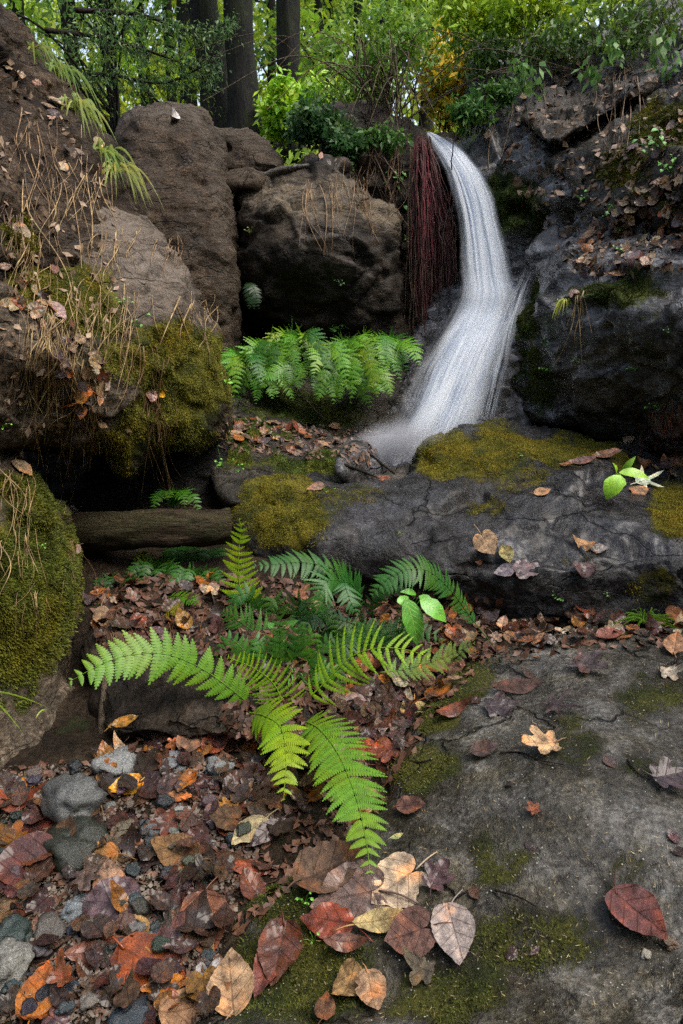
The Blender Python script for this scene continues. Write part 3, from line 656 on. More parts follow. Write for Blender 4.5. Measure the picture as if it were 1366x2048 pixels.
# ------------------------------------------------------------------ fern fronds
def nrm(v): return v/(np.linalg.norm(v)+1e-12)
def frond_data(pts, W, pairs, hint=(0, -.5, .85), prof='fern', fwd=.28, sag=.18, pw=.5, lobes=9, bare=.12, seed=0, wob=.9):
    """pts: world points base -> tip. W: greatest half width. pw: pinna width relative to the gap between pinnae"""
    rs = np.random.default_rng(seed)
    q = spline(pts, 90); L = np.concatenate([[0], np.cumsum(np.linalg.norm(np.diff(q, axis=0), axis=1))]); tot = L[-1]
    mb = MB()
    mb.add(*tube_data(q[::3], np.linspace(.0017, .0005, len(q[::3]))*max(1, W/.05)**.5, 5))
    hint = np.array(hint, float)
    for i in range(pairs):
        t_ = bare+(1-bare)*(i+.5)/pairs
        s = (t_-bare)/(1-bare)
        if prof == 'fern': wd = np.interp(s, [0, .12, .35, .6, .85, 1], [.55, .85, 1, .85, .42, .05])
        elif prof == 'taper': wd = np.interp(s, [0, .1, .5, .8, 1], [.95, 1, .75, .4, .05])
        else: wd = np.interp(s, [0, .3, .6, .85, 1], [.35, .8, 1, .7, .08])
        k = min(np.searchsorted(L, t_*tot), len(q)-2)
        T = nrm(q[k+1]-q[k]); B = nrm(np.cross(T, hint)); N = nrm(np.cross(B, T))
        gap = tot*(1-bare)/pairs
        for sd_ in (-1, 1):
            a = fwd+wob*.15*rs.normal(); ln = W*wd*(1+.07*rs.normal())*(.45 if rs.random() < .03 else 1)
            D = nrm(B*sd_*math.cos(a)+T*math.sin(a)); S = nrm(np.cross(N, D))*sd_ # towards the tip
            hw = min(gap*pw*(.8+.4*wd), ln*.26); m = lobes if ln > W*.3 else max(3, lobes//2)
            o = q[k]+T*gap*.15*sd_*rs.normal()*.4
            u = np.linspace(0, 1, m+1); sg = sag*(1+.4*rs.normal())
            mid = o+D*(u*ln)[:, None]-N*(sg*ln*u**2)[:, None]+T*(ln*.18*u**2)[:, None]
            V = []; F = []
            env = lambda x: hw*np.interp(x, [0, .1, .45, .8, 1], [.7, 1, .92, .5, .06])
            for j in range(m):
                c0, c1 = mid[j], mid[j+1]; h0 = env((j+.5)/m)
                b = len(V)
                V += [c0, c1]
                for e in (-1, 1):
                    adv = (c1-c0)*.75
                    tip = c0+(c1-c0)*.5+adv*.6+S*e*h0-N*h0*.18
                    tip0 = c0+adv*.25+S*e*h0*.82-N*h0*.10
                    x = len(V); V += [tip0, tip, c1+S*e*h0*.38]
                    F += [(b, x, x+1, x+2, b+1)] if e < 0 else [(b, b+1, x+2, x+1, x)]
            mb.add(V, F)
    return mb
def px_pts(pts): return [P(a, b, c) for a, b, c in pts]
def frond(parent, pts, wpx, pairs, color, name='frond', **k):
    Ym = np.mean([p[2] for p in pts]); W = wpx*Ym/FPX
    mb = frond_data(px_pts(pts), W, pairs, **k)
    o = mb.build(name, M_fern, parent, origin=np.array(parent.location)); j = random.uniform(.85, 1.12); col(o, (color[0]*.80*j, color[1]*.78, color[2]*.5)); return o

G_BR = (.34, .58, .04); G_MID = (.085, .24, .022); G_DK = (.03, .11, .025); G_PALE = (.20, .33, .12)
def fern(pt, label, group=None):
    p = P(*pt); return empty('fern', tuple(p), label, 'fern', group)
R0 = (560, 1425, 1.62)
f = fern(R0, 'big bright green centre fern, one long frond arching left and two drooping forward')
frond(f, [(565, 1440, 1.6), (520, 1425, 1.62), (462, 1378, 1.62), (400, 1335, 1.62), (330, 1308, 1.60), (250, 1312, 1.56), (190, 1335, 1.52), (135, 1366, 1.48)], 62, 24, (.17, .38, .03), seed=1, pw=.52, fwd=.2, sag=.1, hint=(0, -.75, .65), bare=.05, prof='x')
frond(f, [(575, 1440, 1.6), (568, 1410, 1.6), (545, 1365, 1.6), (505, 1335, 1.58), (455, 1314, 1.54)], 62, 17, (.30, .52, .035), seed=2, pw=.28, fwd=.1, sag=.05, hint=(0, -.9, .45), bare=.1, prof='taper', lobes=7)
frond(f, [(497, 1425, 1.56), (530, 1432, 1.48), (562, 1455, 1.42), (572, 1510, 1.33), (570, 1560, 1.27), (567, 1606, 1.22)], 66, 17, (.24, .46, .03), seed=3, pw=.5, fwd=.35, sag=.12, hint=(0, -.7, .7), bare=.04, lobes=12)
frond(f, [(600, 1440, 1.55), (635, 1455, 1.45), (672, 1500, 1.33), (700, 1560, 1.21), (722, 1630, 1.11), (735, 1700, 1.03), (741, 1752, .98)], 92, 27, (.19, .38, .05), seed=4, pw=.52, fwd=.35, sag=.12, hint=(.1, -.7, .7), bare=.05, lobes=14)
frond(f, [(588, 1420, 1.62), (610, 1402, 1.62), (655, 1360, 1.62), (700, 1315, 1.62), (755, 1296, 1.6), (815, 1300, 1.58), (862, 1316, 1.55)], 78, 18, (.30, .55, .04), seed=5, pw=.24, fwd=.3, sag=.1, hint=(0, -.6, .8), bare=.12, prof='fern', lobes=9)
frond(f, [(510, 1400, 1.7), (470, 1375, 1.75), (420, 1370, 1.76), (385, 1400, 1.72), (370, 1440, 1.68), (365, 1480, 1.66)], 55, 16, G_DK, seed=6, pw=.42, fwd=.4, hint=(-.3, -.7, .6), bare=.2)
frond(f, [(520, 1400, 1.72), (490, 1380, 1.75), (440, 1395, 1.74), (410, 1430, 1.7), (395, 1475, 1.68)], 48, 15, (.035, .14, .03), seed=16, pw=.42, fwd=.4, hint=(-.3, -.7, .6), bare=.2)
frond(f, [(560, 1400, 1.75), (545, 1310, 1.82), (515, 1270, 1.86), (475, 1240, 1.86), (445, 1222, 1.84)], 55, 18, (.08, .23, .05), seed=7, pw=.4, fwd=.5, hint=(-.2, -.8, .5), bare=.3)
rsx = np.random.default_rng(77)
for k, (x1, y1, l_) in enumerate([(430, 1290, 30), (470, 1330, 26), (610, 1260, 34), (650, 1330, 36), (690, 1360, 34), (560, 1250, 30), (500, 1290, 30), (620, 1360, 30), (590, 1320, 34), (640, 1280, 30), (470, 1430, 28), (690, 1290, 28), (540, 1290, 30)]):
    frond(f, [(562, 1420, 1.72), ((562+x1)/2+rsx.normal()*8, (1400+y1)/2-28, 1.74), (x1*.8+562*.2, y1-14, 1.76), (x1, y1+26, 1.74)], l_, 17, [(.06, .21, .035), (.09, .28, .04), (.045, .16, .03)][k % 3], seed=400+k, pw=.46, bare=.15, hint=(rsx.normal()*.3, -.7, .6), lobes=7)
for k, (x1, y1) in enumerate([(470, 1190), (540, 1200), (610, 1205), (660, 1225), (440, 1290), (760, 1260), (800, 1310), (700, 1250), (860, 1260), (580, 1230)]):
    frond(f, [(570+(x1-570)*.3, 1330, 1.95), (x1*.6+570*.4, y1+10, 2.0), (x1, y1+5, 1.99), (x1+(x1-570)*.12, y1+50, 1.96)], 34, 17, [(.04, .16, .03), (.065, .22, .035)][k % 2], seed=430+k, pw=.46, bare=.15, hint=(rsx.normal()*.3, -.7, .6), lobes=6)
f = fern((485, 1240, 2.05), 'upright narrow yellow green fern frond standing at the end of the log')
frond(f, [(505, 1262, 2.05), (490, 1215, 2.05), (478, 1160, 2.04), (478, 1100, 2.02), (482, 1060, 2.0), (478, 1034, 1.98)], 52, 18, (.60, .95, .06), seed=8, pw=.34, fwd=.3, sag=.05, hint=(0, -1, .1), bare=.02, prof='taper', lobes=8)
f = fern((715, 1230, 2.05), 'dark green fern arching between the upright frond and the broad leaved plant')
frond(f, [(725, 1245, 2.0), (712, 1190, 2.0), (672, 1142, 1.98), (610, 1125, 1.95), (560, 1128, 1.92), (508, 1132, 1.9)], 42, 26, (.04, .16, .035), seed=9, pw=.45, fwd=.25, hint=(0, -.55, .85), bare=.1, prof='x', lobes=10)
frond(f, [(722, 1245, 2.0), (700, 1175, 1.97), (660, 1160, 1.92), (640, 1185, 1.88), (638, 1232, 1.85)], 55, 22, (.05, .19, .045), seed=10, pw=.48, fwd=.5, hint=(0, -.8, .5), bare=.28, lobes=10)
frond(f, [(728, 1245, 2.0), (712, 1180, 1.98), (690, 1165, 1.95), (700, 1200, 1.9), (715, 1230, 1.88)], 40, 16, (.04, .17, .04), seed=11, pw=.48, fwd=.5, hint=(.3, -.8, .5), bare=.3)
frond(f, [(715, 1250, 2.0), (660, 1235, 2.0), (620, 1240, 1.98), (585, 1262, 1.95)], 34, 16, (.03, .12, .03), seed=12, pw=.45, bare=.1)
frond(f, [(715, 1260, 1.98), (690, 1290, 1.9), (672, 1340, 1.85), (664, 1385, 1.8)], 38, 16, (.03, .11, .025), seed=13, pw=.45, bare=.1)
f = fern((955, 1275, 2.05), 'dark green fern frond curving over the broad leaved plant beside the long boulder')
frond(f, [(985, 1290, 2.0), (945, 1240, 2.02), (905, 1185, 2.02), (862, 1145, 2.0), (820, 1138, 1.98), (775, 1158, 1.96), (742, 1190, 1.94)], 46, 30, (.055, .19, .05), seed=14, pw=.44, fwd=.2, hint=(0, -.55, .85), bare=.15, prof='x', lobes=10)
frond(f, [(740, 1290, 2.0), (745, 1240, 2.03), (748, 1200, 2.03), (775, 1180, 2.02), (815, 1178, 2.0)], 26, 16, (.04, .16, .04), seed=15, pw=.42, bare=.35)
f = fern((780, 1340, 1.8), 'small pale grey green fern frond lying on the leaf litter beside the broad grey rock')
frond(f, [(760, 1345, 1.8), (800, 1340, 1.8), (850, 1328, 1.79), (905, 1308, 1.78), (952, 1284, 1.76)], 42, 17, (.20, .34, .13), seed=17, pw=.42, fwd=.4, sag=.05, bare=.05, prof='fern', lobes=7)
# ferns below the log
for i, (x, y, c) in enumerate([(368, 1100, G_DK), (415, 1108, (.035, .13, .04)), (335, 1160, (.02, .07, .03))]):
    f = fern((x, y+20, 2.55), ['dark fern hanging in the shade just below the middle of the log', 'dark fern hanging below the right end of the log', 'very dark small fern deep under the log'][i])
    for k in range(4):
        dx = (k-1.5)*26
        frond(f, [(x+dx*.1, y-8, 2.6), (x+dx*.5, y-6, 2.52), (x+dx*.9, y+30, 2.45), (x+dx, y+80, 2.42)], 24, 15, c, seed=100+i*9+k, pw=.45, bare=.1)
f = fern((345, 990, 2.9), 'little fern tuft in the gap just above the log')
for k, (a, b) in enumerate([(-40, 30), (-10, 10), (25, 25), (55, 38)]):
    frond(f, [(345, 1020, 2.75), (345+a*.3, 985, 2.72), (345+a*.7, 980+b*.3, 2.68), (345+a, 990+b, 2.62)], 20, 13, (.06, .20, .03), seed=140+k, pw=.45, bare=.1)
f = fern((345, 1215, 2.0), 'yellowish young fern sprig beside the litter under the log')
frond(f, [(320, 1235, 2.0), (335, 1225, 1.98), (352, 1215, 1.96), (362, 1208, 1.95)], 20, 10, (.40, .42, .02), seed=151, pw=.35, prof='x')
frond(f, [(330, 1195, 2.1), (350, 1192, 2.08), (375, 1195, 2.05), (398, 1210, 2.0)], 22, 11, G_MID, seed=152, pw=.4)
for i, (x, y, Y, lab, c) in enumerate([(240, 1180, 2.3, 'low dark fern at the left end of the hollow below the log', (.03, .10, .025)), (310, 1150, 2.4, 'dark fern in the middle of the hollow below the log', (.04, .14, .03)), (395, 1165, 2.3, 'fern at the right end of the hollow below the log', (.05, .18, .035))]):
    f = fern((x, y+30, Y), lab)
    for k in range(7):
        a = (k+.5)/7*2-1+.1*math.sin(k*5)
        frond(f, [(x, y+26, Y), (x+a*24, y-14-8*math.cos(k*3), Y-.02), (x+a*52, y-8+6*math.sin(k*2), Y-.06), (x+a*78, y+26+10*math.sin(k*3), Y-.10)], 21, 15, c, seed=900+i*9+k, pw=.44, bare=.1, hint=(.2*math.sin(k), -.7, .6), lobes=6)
# row of back ferns: every plant has its own fan of drooping fronds
ROW = 'ferns in the row at the foot of the wide dark boulder'
rs = np.random.default_rng(5)
rows = [(478, 725, 3.95, 62, 'first fern from the left in the row behind, low and shaded, touching the mossy boulder'),
        (545, 705, 4.1, 95, 'second fern from the left in the row behind the ledge'), (592, 690, 4.15, 90, 'third fern from the left in the row behind the ledge, one frond reaching upward'),
        (640, 712, 4.0, 95, 'fourth fern in the back row, in the middle of the row'), (690, 712, 3.98, 105, 'fifth fern in the back row, its fronds hanging lowest'),
        (732, 700, 4.1, 90, 'sixth fern in the back row, right of the middle'), (778, 695, 4.1, 66, 'last fern at the right end of the back row next to the waterfall')]
for i, (x, y, Y, L, lab) in enumerate(rows):
    f = fern((x, y+20, Y+.12), lab, ROW)
    n = 8 if i else 6
    for k in range(n):
        a = (k+.5)/n*2-1; a = max(-1.1, min(1.1, a+rs.normal()*.22))
        ln = L*(.7+.6*rs.random()); x1 = x+a*ln*.7; drp = (.45+.75*rs.random()*(1-abs(a)*.5))*ln
        up = (16+34*rs.random())*(1-.4*abs(a)); dY = rs.normal()*.07
        if (i in (2, 5) and k == 3) or (i == 4 and k == 5): drp = -15; up = 42
        c = [(.08, .25, .03), (.13, .36, .04), (.16, .40, .045), (.045, .16, .03), (.20, .40, .045)][rs.integers(5)]
        frond(f, [(x+a*8, y+22, Y+.14), (x+a*ln*.22, y-up*.7, Y+.05+dY), (x+a*ln*.5, y-up*.45, Y-.05+dY), (x1*.6+(x+a*ln*.5)*.4, y+drp*.4, Y-.14+dY), (x1+rs.normal()*8, y+drp, Y-.2+dY)], 21+6*rs.random(), 19, c, seed=200+i*20+k, pw=.42, lobes=5, fwd=.35, bare=.1, hint=(rs.normal()*.35, -.75, .5), prof='fern')
for i, (x, y, Y, L, lab) in enumerate([(530, 760, 3.95, 60, 'low front fern at the left of the back row'), (600, 745, 3.95, 64, 'front fern filling the row left of its middle'), (672, 765, 3.88, 62, 'lowest front fern in the middle of the back row'), (735, 755, 3.9, 66, 'front fern on the right of the back row')]):
    f = fern((x, y+16, Y), lab, ROW)
    for k in range(8):
        a = (k+.5)/8*2-1+rs.normal()*.2; ln = L*(.7+.6*rs.random()); x1 = x+a*ln
        c = [(.07, .22, .03), (.12, .34, .04), (.16, .38, .045)][rs.integers(3)]
        frond(f, [(x, y+14, Y), (x+a*ln*.3, y-18*rs.random()-8, Y-.03), (x+a*ln*.7, y-6+10*rs.random(), Y-.08), (x1, y+ln*(.1+.75*rs.random()), Y-.13)], 18+7*rs.random(), 17, c, seed=700+i*20+k, pw=.42, lobes=5, fwd=.35, bare=.1, hint=(rs.normal()*.4, -.75, .5))
f = fern((500, 600, 4.3), 'small dark fern clinging in the crack between the tall and the wide boulder')
for k, a in enumerate((-1, 0, 1)):
    frond(f, [(492, 565, 4.2), (500+a*3, 570, 4.15), (506+a*6, 590, 4.12), (508+a*10, 618, 4.1)], 13, 12, (.018, .06, .018), seed=171+k, pw=.45)

# ------------------------------------------------------------------ blades, broad leaves
def blade_data(base, tip, wdt, bow, seed=0, n=9, hang=0.):
    base, tip = np.asarray(base), np.asarray(tip); u = np.linspace(0, 1, n)[:, None]
    m = base*(1-u)+tip*u+np.array([0, 0, 1.])*bow*4*u*(1-u)-np.array([0, 0, 1.])*hang*u**2
    d = nrm(tip-base); s = nrm(np.cross(d, [0, -1, .3])); w_ = wdt*np.interp(u[:, 0], [0, .3, .7, 1], [.5, 1, .7, .03])
    V = np.concatenate([m-s*w_[:, None], m+np.array([0, -.3, .2])*w_[:, None]*.4, m+s*w_[:, None]]); F = []
    for i in range(n-1):
        F += [(i, i+1, n+i+1, n+i), (n+i, n+i+1, 2*n+i+1, 2*n+i)]
    return V, F
def grass(px, py, Y, n, L, spread, label, c, cat='grass tuft', droop=.3, up=.7, wd=.0025, seed=0, name='grass_tuft', group=None, lean=0., part='blade', sizejit=.4, bow=.22):
    rs = np.random.default_rng(seed); b = P(px, py, Y)
    mb = MB()
    for i in range(n):
        a = rs.uniform(0, 2*math.pi); r = rs.random()**.5*spread
        ln = L*(1-sizejit+2*sizejit*rs.random()*.5+.0)
        base = b+np.array([rs.normal()*.012, rs.normal()*.012, 0])
        tip = base+np.array([math.cos(a)*r+lean*ln, math.sin(a)*r*.6-.3*r, ln*up-droop*r])
        mb.add(*blade_data(base, tip, wd*(.7+.6*rs.random()), ln*bow, hang=ln*droop*.5))
    o = mb.build(name, M_fern, origin=b); col(o, c); tag(o, label, cat, group); return o
grass(1290, 1245, 2.2, 60, .11, .16, 'green grass tuft at the right edge in the seam between the rocks', (.13, .27, .03), seed=1)
grass(1130, 600, 3.5, 26, .10, .06, 'yellow green grass tuft hanging off the ledge right of the waterfall', (.38, .48, .08), seed=2, up=.2, droop=1.2, wd=.003)
grass(585, 1390, 1.72, 46, .20, .14, 'tuft of long green grass blades inside the centre fern', (.09, .28, .03), seed=3, wd=.0035)
grass(530, 1350, 1.85, 16, .20, .06, 'few bright grass blades standing left of the centre fern', (.18, .36, .03), seed=4, wd=.003)
grass(545, 1790, 1.12, 10, .05, .04, 'small sprig of grass beside the large pale leaf in front', (.2, .28, .05), seed=5, wd=.0012)
grass(1200, 1700, 1.2, 5, .012, .012, 'tiny dry grass wisp on the broad grey rock', (.3, .3, .1), seed=6, wd=.0008)
grass(915, 1485, 1.5, 8, .02, .02, 'tiny grass wisp near the mossy edge of the broad grey rock', (.25, .3, .08), seed=7, wd=.0008)
grass(285, 1105, 2.45, 16, .16, .06, 'yellow green grass hanging in front of the dark gap below the log', (.20, .28, .03), seed=8, up=-.6, droop=.9, wd=.004)
for i, (x, y, n_, lab) in enumerate([(120, 150, 34, 'green grass tuft at the top of the left soil bank'), (150, 220, 40, 'broad bladed grass tuft draping over the crest of the soil bank'), (205, 310, 34, 'long drooping grass on the slope of the soil bank above the tall boulder'),
                                 (235, 345, 26, 'lowest grass tuft on the soil bank, blades hanging against the tall boulder'), (70, 110, 26, 'thin grass tuft near the top left corner of the bank')]):
    h = hit(x, y); Y = h[3] if h else 3.0
    grass(x, y, Y-.05, n_, .19, .17, lab, [(.16, .26, .05), (.26, .34, .09), (.20, .30, .07), (.30, .34, .10), (.18, .26, .06)][i], seed=20+i, up=.1, droop=.7, wd=.0055, lean=.15, bow=.4, group='grass tufts on the left bank')
# leaning grass stem bottom left
mb = MB()
for (a, b) in [((-30, 1380), (100, 1418)), ((-20, 1395), (48, 1470)), ((95, 1420), (70, 1440))]:
    mb.add(*blade_data(P(a[0], a[1], 1.42), P(b[0], b[1], 1.38), .0018, .01))
o = mb.build('grass_tuft', M_fern, origin=P(-20, 1390, 1.42)); col(o, (.25, .42, .05)); tag(o, 'two thin green grass stems poking in from the left edge', 'grass tuft')

def oleaf(base, tip, wd, hint=(0, -.6, .8), n=9, cup=.15, drp=.12, tooth=.0):
    """ovate leaf from base to tip"""
    base, tip = np.asarray(base, float), np.asarray(tip, float); L = np.linalg.norm(tip-base); T = nrm(tip-base); S = nrm(np.cross(T, hint)); N = np.cross(S, T)
    u = np.linspace(0, 1, n); w_ = wd*np.interp(u, [0, .12, .35, .65, .9, 1], [.05, .62, 1, .78, .25, .0])
    w_ = w_*(1+tooth*np.sin(u*60))
    mid = base+T*(u*L)[:, None]+N*(np.sin(u*math.pi)*L*drp)[:, None]
    cols_ = []
    for s in (-1, -.5, 0, .5, 1): cols_.append(mid+S*(w_*s)[:, None]+N*(w_*abs(s)*cup)[:, None])
    V = np.concatenate(cols_); F = []
    for c in range(4):
        for i in range(n-1): F.append((c*n+i, c*n+i+1, (c+1)*n+i+1, (c+1)*n+i))
    uv = np.stack([np.repeat(np.linspace(-1, 1, 5), n), np.tile(u, 5)], -1)
    return V, F, uv
t = NT('broad_leaf'); oi = t.node('ShaderNodeObjectInfo'); uv = t.co('UV'); sp = t.node('ShaderNodeSeparateXYZ'); t.link(uv, sp.inputs[0])
ab = t.math('ABSOLUTE', sp.outputs[0]); ve = t.math('SINE', t.math('MULTIPLY', t.math('SUBTRACT', sp.outputs[1], t.math('MULTIPLY', ab, .25)), 48))
vv = t.math('MAXIMUM', t.smooth(ve, .8, 1), t.smooth(ab, .07, .02))
c = t.mix(vv, t.mix(1.0, oi.outputs['Color'], t.ramp(t.noise(40, 3, .6), [(.3, (.7, .7, .7)), (.6, (1.2, 1.2, 1.2))]), 'MULTIPLY'), t.mix(.5, oi.outputs['Color'], (.3, .5, .1)))
t.set(Base_Color=c, Roughness=.35, Normal=t.bump(vv, .4, .002)); M_broad = t.m
def broad_plant(base, leaves, label, c, cat='plant', hintd=(0, -.6, .8), name='broad_leaf_plant'):
    b = P(*base); r = empty(name, tuple(b), label, cat)
    st = MB()
    for i, (p0, p1, wpx, Y) in enumerate(leaves):
        mb = MB(); mb.add(*oleaf(P(p0[0], p0[1], Y), P(p1[0], p1[1], Y-.02), wpx*Y/FPX, hintd)); o = mb.build('leaf', M_broad, r, origin=b); col(o, tuple(x*(.85+.3*random.random()) for x in c))
        q = spline([b, (b+P(p0[0], p0[1], Y))/2+np.array([0, 0, .02]), P(p0[0], p0[1], Y)], 8); st.add(*tube_data(q, .0013, 5))
    o = st.build('stem', M_fern, r, origin=b); col(o, c); return r
broad_plant((790, 1300, 2.0), [((812, 1196), (835, 1292), 24, 1.9), ((840, 1200), (893, 1245), 22, 1.9), ((800, 1192), (812, 1214), 14, 1.92), ((838, 1192), (870, 1212), 11, 1.93), ((832, 1188), (800, 1184), 9, 1.95)],
            'plant with broad glossy ovate leaves under the arching fern by the long boulder', (.10, .32, .03))
broad_plant((1240, 965, 2.62), [((1235, 952), (1212, 1000), 20, 2.55), ((1240, 950), (1225, 985), 18, 2.5), ((1238, 945), (1300, 958), 13, 2.55), ((1245, 948), (1272, 912), 8, 2.58), ((1232, 950), (1225, 925), 6, 2.6)],
            'bright green leafy sprig lying beside the pale maple leaf on the long boulder', (.26, .50, .03))
broad_plant((570, 1290, 1.95), [((560, 1270), (598, 1240), 14, 1.9), ((556, 1268), (530, 1245), 12, 1.9), ((575, 1262), (610, 1270), 10, 1.88)], 'small dark glossy leaf rosette among the centre ferns', (.05, .17, .03))
broad_plant((1030, 1290, 1.9), [((600, 1390), (620, 1425), 13, 1.6), ((610, 1380), (640, 1400), 10, 1.6)], 'small light green leaf pair at the foot of the centre fern', (.14, .33, .05)) if False else None
def sprout(px, py, n, spx, label, c, seed, cat='sprout', hangd=0):
    """small leafy sprout, heart-like leaflets, on whatever surface is behind the pixel"""
    h = hit(px, py); Y = (h[3] if h else 3)-.02; rs = np.random.default_rng(seed); b = P(px, py, Y); r = empty('sprout', tuple(b), label, cat); lv = MB(); st = MB()
    for i in range(n):
        dx, dy = rs.normal()*spx, -abs(rs.normal())*spx if not hangd else abs(rs.normal())*spx*2.4
        p0 = P(px+dx, py+dy, Y-.01*rs.random()); L = spx*.55*(.7+.6*rs.random())*Y/FPX; a = rs.uniform(0, 6.28)
        lv.add(*oleaf(p0, p0+np.array([math.cos(a)*L, -.3*L, math.sin(a)*L*.7-(.4*L if hangd else 0)]), L*.36, n=6))
        st.add(*tube_data(spline([b, (b+p0)/2+np.array([0, 0, .006]), p0], 5), .0006*max(1, Y/2), 4))
    col(lv.build('leaves', M_broad, r, origin=b), c); col(st.build('stem', M_fern, r, origin=b), c); return r
SPR = [(608, 1812, 7, 16, 'bright little sprout on the dark soil left of the broad grey rock', (.14, .40, .04)), (628, 1888, 4, 14, 'tiny pale sprout below the bright little sprout in front', (.16, .36, .05)),
       (160, 1695, 4, 6, 'speck of green seedling on the pebbly streambed', (.12, .35, .03)), (445, 935, 8, 14, 'light green sprout on the side of the mossy ledge', (.12, .36, .04)), (480, 945, 6, 10, 'sprout at the right foot of the mossy ledge', (.12, .36, .04)),
       (655, 985, 4, 8, 'sprout on the mossy left end of the long boulder', (.15, .35, .04)), (1048, 915, 3, 7, 'seedling on the golden moss hump', (.16, .36, .04)), (805, 1072, 3, 7, 'yellow green seedling on the dark boulder face', (.2, .4, .03)),
       (1115, 1200, 9, 9, 'small ferny sprout in the shade below the long boulder', (.08, .2, .04)), (1216, 1195, 5, 7, 'small sprout beside the grass tuft at right', (.16, .38, .05)),
       (1100, 745, 7, 9, 'sprout growing on the left side of the huge dark boulder', (.10, .28, .04)), (1090, 690, 5, 8, 'higher sprout on the left side of the huge dark boulder', (.08, .22, .04)), (1155, 725, 4, 7, 'middle sprout on the huge dark boulder', (.12, .3, .05)),
       (1265, 745, 6, 9, 'green sprout on the right part of the huge dark boulder', (.12, .34, .05)), (1315, 820, 8, 12, 'sprout low on the huge dark boulder near the rusty soil', (.10, .28, .04)), (1330, 665, 4, 7, 'small sprout high on the huge dark boulder', (.12, .3, .05)),
       (1320, 300, 16, 22, 'leafy green sprout among fallen leaves on the mossy olive boulder', (.08, .28, .04)), (1340, 345, 14, 16, 'spiky green sprout below the leafy one at the right edge', (.12, .36, .04)), (1165, 400, 6, 12, 'sprout in the wet crack of the right wall', (.12, .38, .05)),
       (1225, 410, 8, 12, 'sprout beside the leaf pile on the right slope', (.10, .3, .05)), (812, 470, 16, 12, 'hanging bright green sprig on the edge of the wide boulder', (.16, .42, .04)), (790, 340, 12, 20, 'sprig with small leaves on the black soil face', (.10, .3, .05)),
       (1240, 510, 5, 9, 'sprout on the leafy ledge', (.1, .3, .05)), (500, 468, 8, 8, 'yellowish fern tip stuck on the face of the wide boulder', (.3, .36, .08)), (240, 610, 7, 10, 'bright sprout in the dry grass on the left boulder', (.15, .36, .05)), (275, 655, 8, 14, 'second sprout in the dry grass on the left boulder', (.12, .3, .05)),
       (680, 570, 6, 8, 'pale sprig on the dark face of the wide boulder', (.08, .18, .07)), (668, 665, 18, 16, 'leafy sprig rising above the back ferns', (.12, .3, .05)), (85, 1095, 4, 8, 'small sprout on the shaggy mossy boulder', (.12, .36, .04)), (452, 770, 8, 14, 'sprig at the right tip of the mossy left boulder', (.16, .42, .03)), (8, 856, 3, 10, 'bright sprout at the left edge under the massive boulder', (.2, .5, .04))]
for i, (x, y, n, s, lab, c) in enumerate(SPR): sprout(x, y, n, s, lab, c, 300+i, hangd=(i in (19, 20, 21)))
# ------------------------------------------------------------------ log and sticks
q = spline([P(150, 1066, 2.48), P(250, 1060, 2.44), P(350, 1056, 2.42), P(462, 1050, 2.46)], 40)
lr = .074*np.interp(np.linspace(0, 1, 40), [0, .5, 1], [1.05, 1.0, .86])
V, F, uv = tube_data(q, lr, 40, .03)
nv = fbm(V*np.array([6, 30, 30]), 4, 9)[:, None]*.016
cn = np.repeat(q, 40, 0); V = V+(V-cn)/np.linalg.norm(V-cn, axis=1)[:, None]*nv
lg = empty('fallen_log', tuple(q[0]), 'dark weathered log wedged level between the left boulder and the long boulder', 'log')
mesh_from('bark', V, F[:-2], M_log, parent=lg, origin=q[0])
for e, k in ((0, 0), (-1, 39)):
    V2 = []; F2 = []; ring = V[k*40:(k+1)*40]; c0 = ring.mean(0); b = len(V2); V2 += [c0]+list(ring*.995+c0*.005); F2 += [(b, b+1+j, b+1+(j+1) % 40) for j in range(40)]
    mesh_from('cut_end', V2, F2, M_log, parent=lg, origin=q[0], smooth=False)
rock('block', 'stone', 'dark squarish stone under the left end of the log', [(140, 1040), (195, 1035), (205, 1090), (190, 1210), (160, 1260), (130, 1200)], [(170, 1060, 2.56), (170, 1200, 2.5)], M_dark, w=25, bulge=.08, back=.25, seed=81)
def stick(pts, r0, r1, label, mat, name='stick', cat='stick', n=24, jit=.15, group=None, c=None):
    q = spline([P(*p) for p in pts], n); V, F, uv = tube_data(q, np.linspace(r0, r1, n), 7, jit, pts[0][0]); o = mesh_from(name, V, F, mat, origin=q[0]); tag(o, label, cat, group)
    if c: col(o, c)
    return o
stick([(190, 1560, 1.5), (205, 1480, 1.58), (208, 1400, 1.66), (212, 1352, 1.72)], .016, .009, 'upright brown root standing beside the mossy boulder at left', M_twig, 'root', 'root')
def surf_stick(pts, r, label, mat=None, lift=.006, c=None, **k):
    pp = []
    for x, y in pts:
        h = hit(x, y); pp.append((x, y, h[3]-lift))
    return stick(pp, r, r*.5, label, mat or M_dark_twig, c=c, **k)
surf_stick([(735, 905), (760, 925), (790, 948)], .008, 'short dark stick leaning at the foot of the waterfall')
surf_stick([(690, 930), (730, 945), (760, 958)], .008, 'dark stick lying on the wet stone beside the plunge pool')
surf_stick([(612, 800), (640, 830), (668, 850)], .006, 'slender pale stick in front of the back ferns', M_twig)
surf_stick([(1000, 1505), (1040, 1505), (1080, 1520), (1130, 1530)], .0022, 'thin dark twig on the broad grey rock left of the pale curled leaf')
surf_stick([(1255, 1520), (1275, 1545), (1300, 1560)], .0022, 'thin dark twig near the right edge of the broad grey rock')
surf_stick([(800, 1520), (840, 1524), (865, 1518)], .003, 'dark twig crossing the mossy edge of the broad grey rock')
surf_stick([(990, 1780), (1040, 1795), (1075, 1815)], .002, 'dark stalk beside the glossy purple leaf')
surf_stick([(820, 1350), (800, 1400), (790, 1440)], .002, 'thin pale twig poking through the litter in the centre', M_twig)
